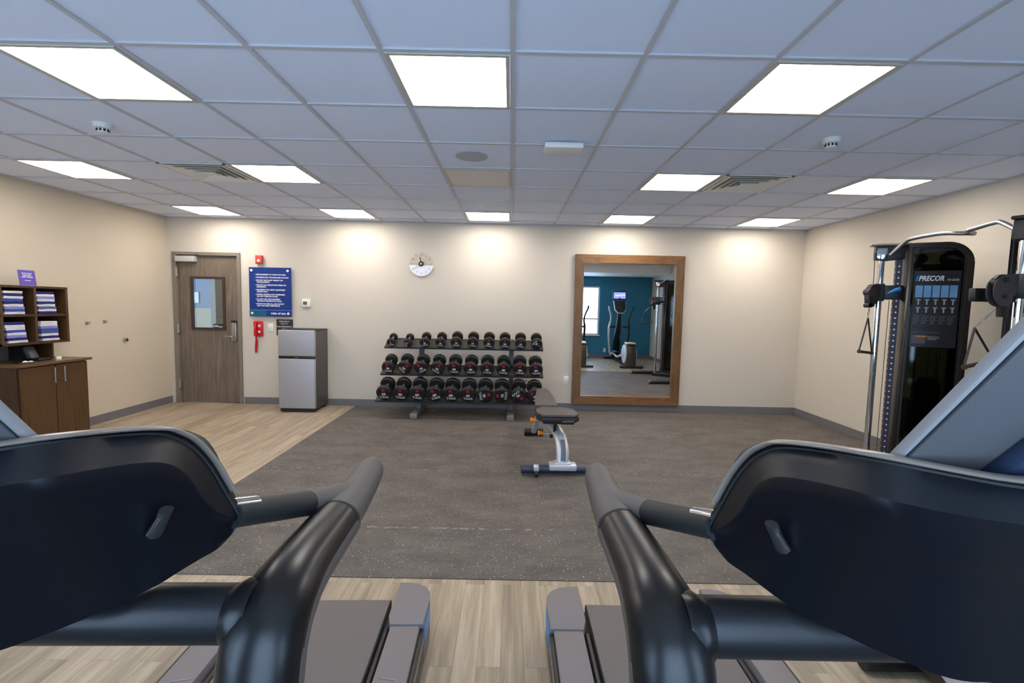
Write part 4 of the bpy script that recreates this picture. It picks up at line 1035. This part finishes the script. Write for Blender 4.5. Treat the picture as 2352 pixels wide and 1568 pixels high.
    for k in range(3, 11):
        f_ = k / 10
        rows.append([(p_[0], p_[1] + .012 * math.sin(PI * f_), p_[2]) for p_ in [lerp(a, c, f_) for a, c in zip(CON, BOT)]])
    back = .055
    rows.append([(a * .97, c + .03, d + .002) for a, c, d in BOT])
    lift = [.03 * min(1, (r_[2] - b_[2]) / .2) for r_, b_ in zip(RIM, BOT)]
    rows.append([(a * .97, c + back * 3 * q_ / .09 + .003, d + q_) for (a, c, d), q_ in zip(BOT, lift)])
    top_back = [(a * .97, c + back * q_ / .03, d - .012) for (a, c, d), q_ in zip(RIM, lift)]
    for k in (1, 2, 3): rows.append([lerp((a[0] * .97, a[1] + back * 3 * q_ / .09 + .003, a[2] + q_), c, k / 3) for a, c, q_ in zip(BOT, top_back, lift)])
    rows.append([(a * .985, c + .02, d - .004) for a, c, d in RIM]); rows.append(RIM)
    sh.grid(rows)
    s_ = sh.build('console_shell', M_shell, t, 60)
    B().tube([(a * 1.006, c + .009, d + .002) for a, c, d in RIM[3:-3]], (.010, .0032), 12).build('console_rim', M_rim, t)
    B().tube([(a * 1.002, c - .0022, d - .0035) for a, c, d in RIM], .0022, 6).build('rim_seam', M_dark, t)
    for s in (-1, 1):
        a_, c_ = Vector(tp(1780, 1212, .612)), Vector(tp(1806, 1258, .618))
        if s > 0: a_.x, c_.x = -a_.x, -c_.x
        e = Vector((s * .012, -.004, .0))
        B().tube([a_ - e * -.3 + V(0, .004, .004), c_ - e * -.3 + V(0, .004, -.004)], (.010, .007), 14).build('slot', M_dark, s_)
        B().tube([a_ + V(0, -.004, -.002), c_ + V(0, -.004, 0)], (.0045, .004), 12).build('slot_pin', M_chrome, s_)
    # display leaning towards the windows
    y0, z0 = .545, 1.2985; el = math.radians(52); yv, zv = -math.cos(el), math.sin(el)      # up direction of the display
    ny, nz = -zv, -math.cos(el)            # outward normal of its back (towards windows, downwards)
    D = lambda x, h, n_: (x, y0 + yv * h + ny * n_, z0 + zv * h + nz * n_)
    hw_ = .190
    oln = [(-hw_, -.02), (hw_, -.02), (hw_, .365), (hw_ - .02, .385), (-hw_ + .02, .385), (-hw_, .365)]
    B().prism(oln, lambda u, v, d: D(u, v, d), -.013, .0, .004).build('display_housing', M_bezel, t)
    iln = [(u * .965, .0 + v * .975) for u, v in oln]
    B().prism(iln, lambda u, v, d: D(u, v, d), -.001, .003, .001).build('display_back_panel', M_dispback, t)
    oc = [(u * .975, .0 + v * .982) for u, v in oln]
    B().prism(oc, lambda u, v, d: D(u, v, d), -.001, .0012).build('panel_seam', M_dark, t, 0)
    B().prism([(-.095, -.02), (.095, -.02), (.085, .20), (.07, .215), (-.07, .215), (-.085, .20)], lambda u, v, d: D(u, v, d), .0, .022, .008).build('display_mount', mat('mount_blue', srgb(40, 50, 72), .4), t)
    B().prism([(u * .92, .01 + v * .93) for u, v in oln], lambda u, v, d: D(u, v, d), -.0155, -.012).build('touch_screen', M_screen, t)
    return t
tr = treadmill('black treadmill on the right, its console close to the viewer')
tr.location = (.64, 0, 0)
tl = dup(tr, (-.70, .002, 0), .0315, 'black treadmill on the left, seen over its console back')

# ------------------------------------------------------------------ ellipticals by the window wall (one seen in the mirror)
def elliptical(label, x, y=0.0):
    t = thing('elliptical_trainer', label, 'exercise machine', (x, y, 0), group='elliptical trainers by the window wall')
    sv = M_silver; bk_ = M_black
    B().tube([(-.29, 1.86, .035), (.29, 1.86, .035)], (.035, .03), 14).build('rear_stabilizer', bk_, t)
    B().tube([(-.27, -.28, .035), (.27, -.28, .035)], (.035, .03), 14).build('front_stabilizer', bk_, t)
    B().box((-.06, -.28, .03), (.06, 1.86, .09), .01).build('base_beam', bk_, t)
    pr = [(1.42, .06), (1.84, .06), (1.86, .35), (1.80, .56), (1.68, .63), (1.52, .60), (1.42, .42)]
    B().prism(pr, lambda u, v, d: (d, u, v), -.12, .12, .03).build('drive_housing', mat('housing_bronze', srgb(66, 57, 50), .35, .2), t)
    B().box((-.115, 1.5, .6), (.115, 1.80, .645), .02, 3).build('housing_top', mat('housing_cream', srgb(225, 215, 190), .3), t)
    for s in (-1, 1):
        B().lathe([(.0, .035), (.20, .03), (.235, .015), (.24, 0)], o=(s * .12, 1.56, .34), ax=(s, 0, 0), n=40).build('side_disc', M_disc, t)
        B().tube([(s * .19, 1.52, .30), (s * .20, 1.1, .22), (s * .20, .65, .26), (s * .21, .30, .20)], (.025, .03), 14, smooth=5).build('pedal_arm', sv, t)
        pd = B().box((s * .20 - .065, .62, .30), (s * .20 + .065, .98, .335), .015).build('pedal', bk_, t)
        B().box((s * .20 - .05, .66, .334), (s * .20 + .05, .94, .34), .002).build('pedal_pad', M_blue, pd)
        hb = [(s * .22, .28, .24), (s * .27, .34, .60), (s * .28, .38, .96), (s * .25, .42, 1.15), (s * .27, .50, 1.32), (s * .33, .56, 1.48), (s * .34, .57, 1.56)]
        B().tube(hb, [.027, .028, .032, .024, .022, .024, .022], 14, smooth=5).build('moving_handlebar', sv if s < 0 else M_blackm, t)
        B().tube([(s * .30, .38, .96), (s * .10, .36, .99)], .028, 14).build('pivot_arm', bk_, t)
    B().tube([(0, .02, .08), (0, .12, .50), (0, .30, .95), (0, .36, 1.36)], [(.12, .10), (.11, .09), (.075, .06), (.05, .05)], 18, smooth=5).build('mast', M_shell, t)
    B().tube([(.045, .10, .3), (.06, .28, .82), (.035, .36, 1.25)], (.012, .02), 12, smooth=5).build('mast_trim', sv, t)
    cs = [(-.16, 1.70), (-.14, 1.46), (-.07, 1.37), (.07, 1.37), (.14, 1.46), (.16, 1.70)]
    B().prism([(u * 1.1, 1.40 + (v - 1.40) * 1.05 - .01) for u, v in cs], lambda u, v, d: (u, .44 - (v - 1.5) * .5 + d, v), -.04, .0, .01).build('console_frame', sv, t)
    B().prism(cs, lambda u, v, d: (u, .44 - (v - 1.5) * .5 + d, v + .012), -.02, .012, .01).build('console_face', M_blackm, t)
    B().box((-.19, .28, 1.735), (.19, .315, 1.985), .01).build('screen_housing', mat('screen_navy', srgb(22, 24, 60), .4) if x > 2.5 else M_black, t)
    B().tube([(0, .34, 1.60), (0, .30, 1.70), (0, .295, 1.80)], .03, 14).build('screen_post', bk_, t)
    B().box((-.165, .314, 1.775), (.165, .318, 1.95)).build('display_screen', mat('lit_screen', srgb(120, 130, 220), .3, emit=(.42, .45, .95, 1), est=.9), t, 0)
    lg = B()
    lg.tube([(-.10, .3185, 1.86), (-.10, .3205, 1.86)], .022, 20); lg.tube([(.14, .3195, 1.85), (.10, .3195, 1.89), (.04, .3195, 1.855), (-.02, .3195, 1.875), (-.06, .3195, 1.85)], (.001, .012), 8, smooth=4)
    lg.build('display_graphic', mat('lit_graphic', (1, 1, 1, 1), .3, emit=(.8, .85, 1, 1), est=1.0), t)
    return t
elliptical('elliptical trainer with lit screen, seen in the mirror before the teal wall', 3.07)
elliptical('elliptical trainer right of the right treadmill, only its black foot and white disc showing', 1.82)
wallplate(2.86, .24, 'white power outlet low on the teal wall, seen in the mirror', 'power_outlet', cat='outlet', kind='socket', y=BY, rz=PI)
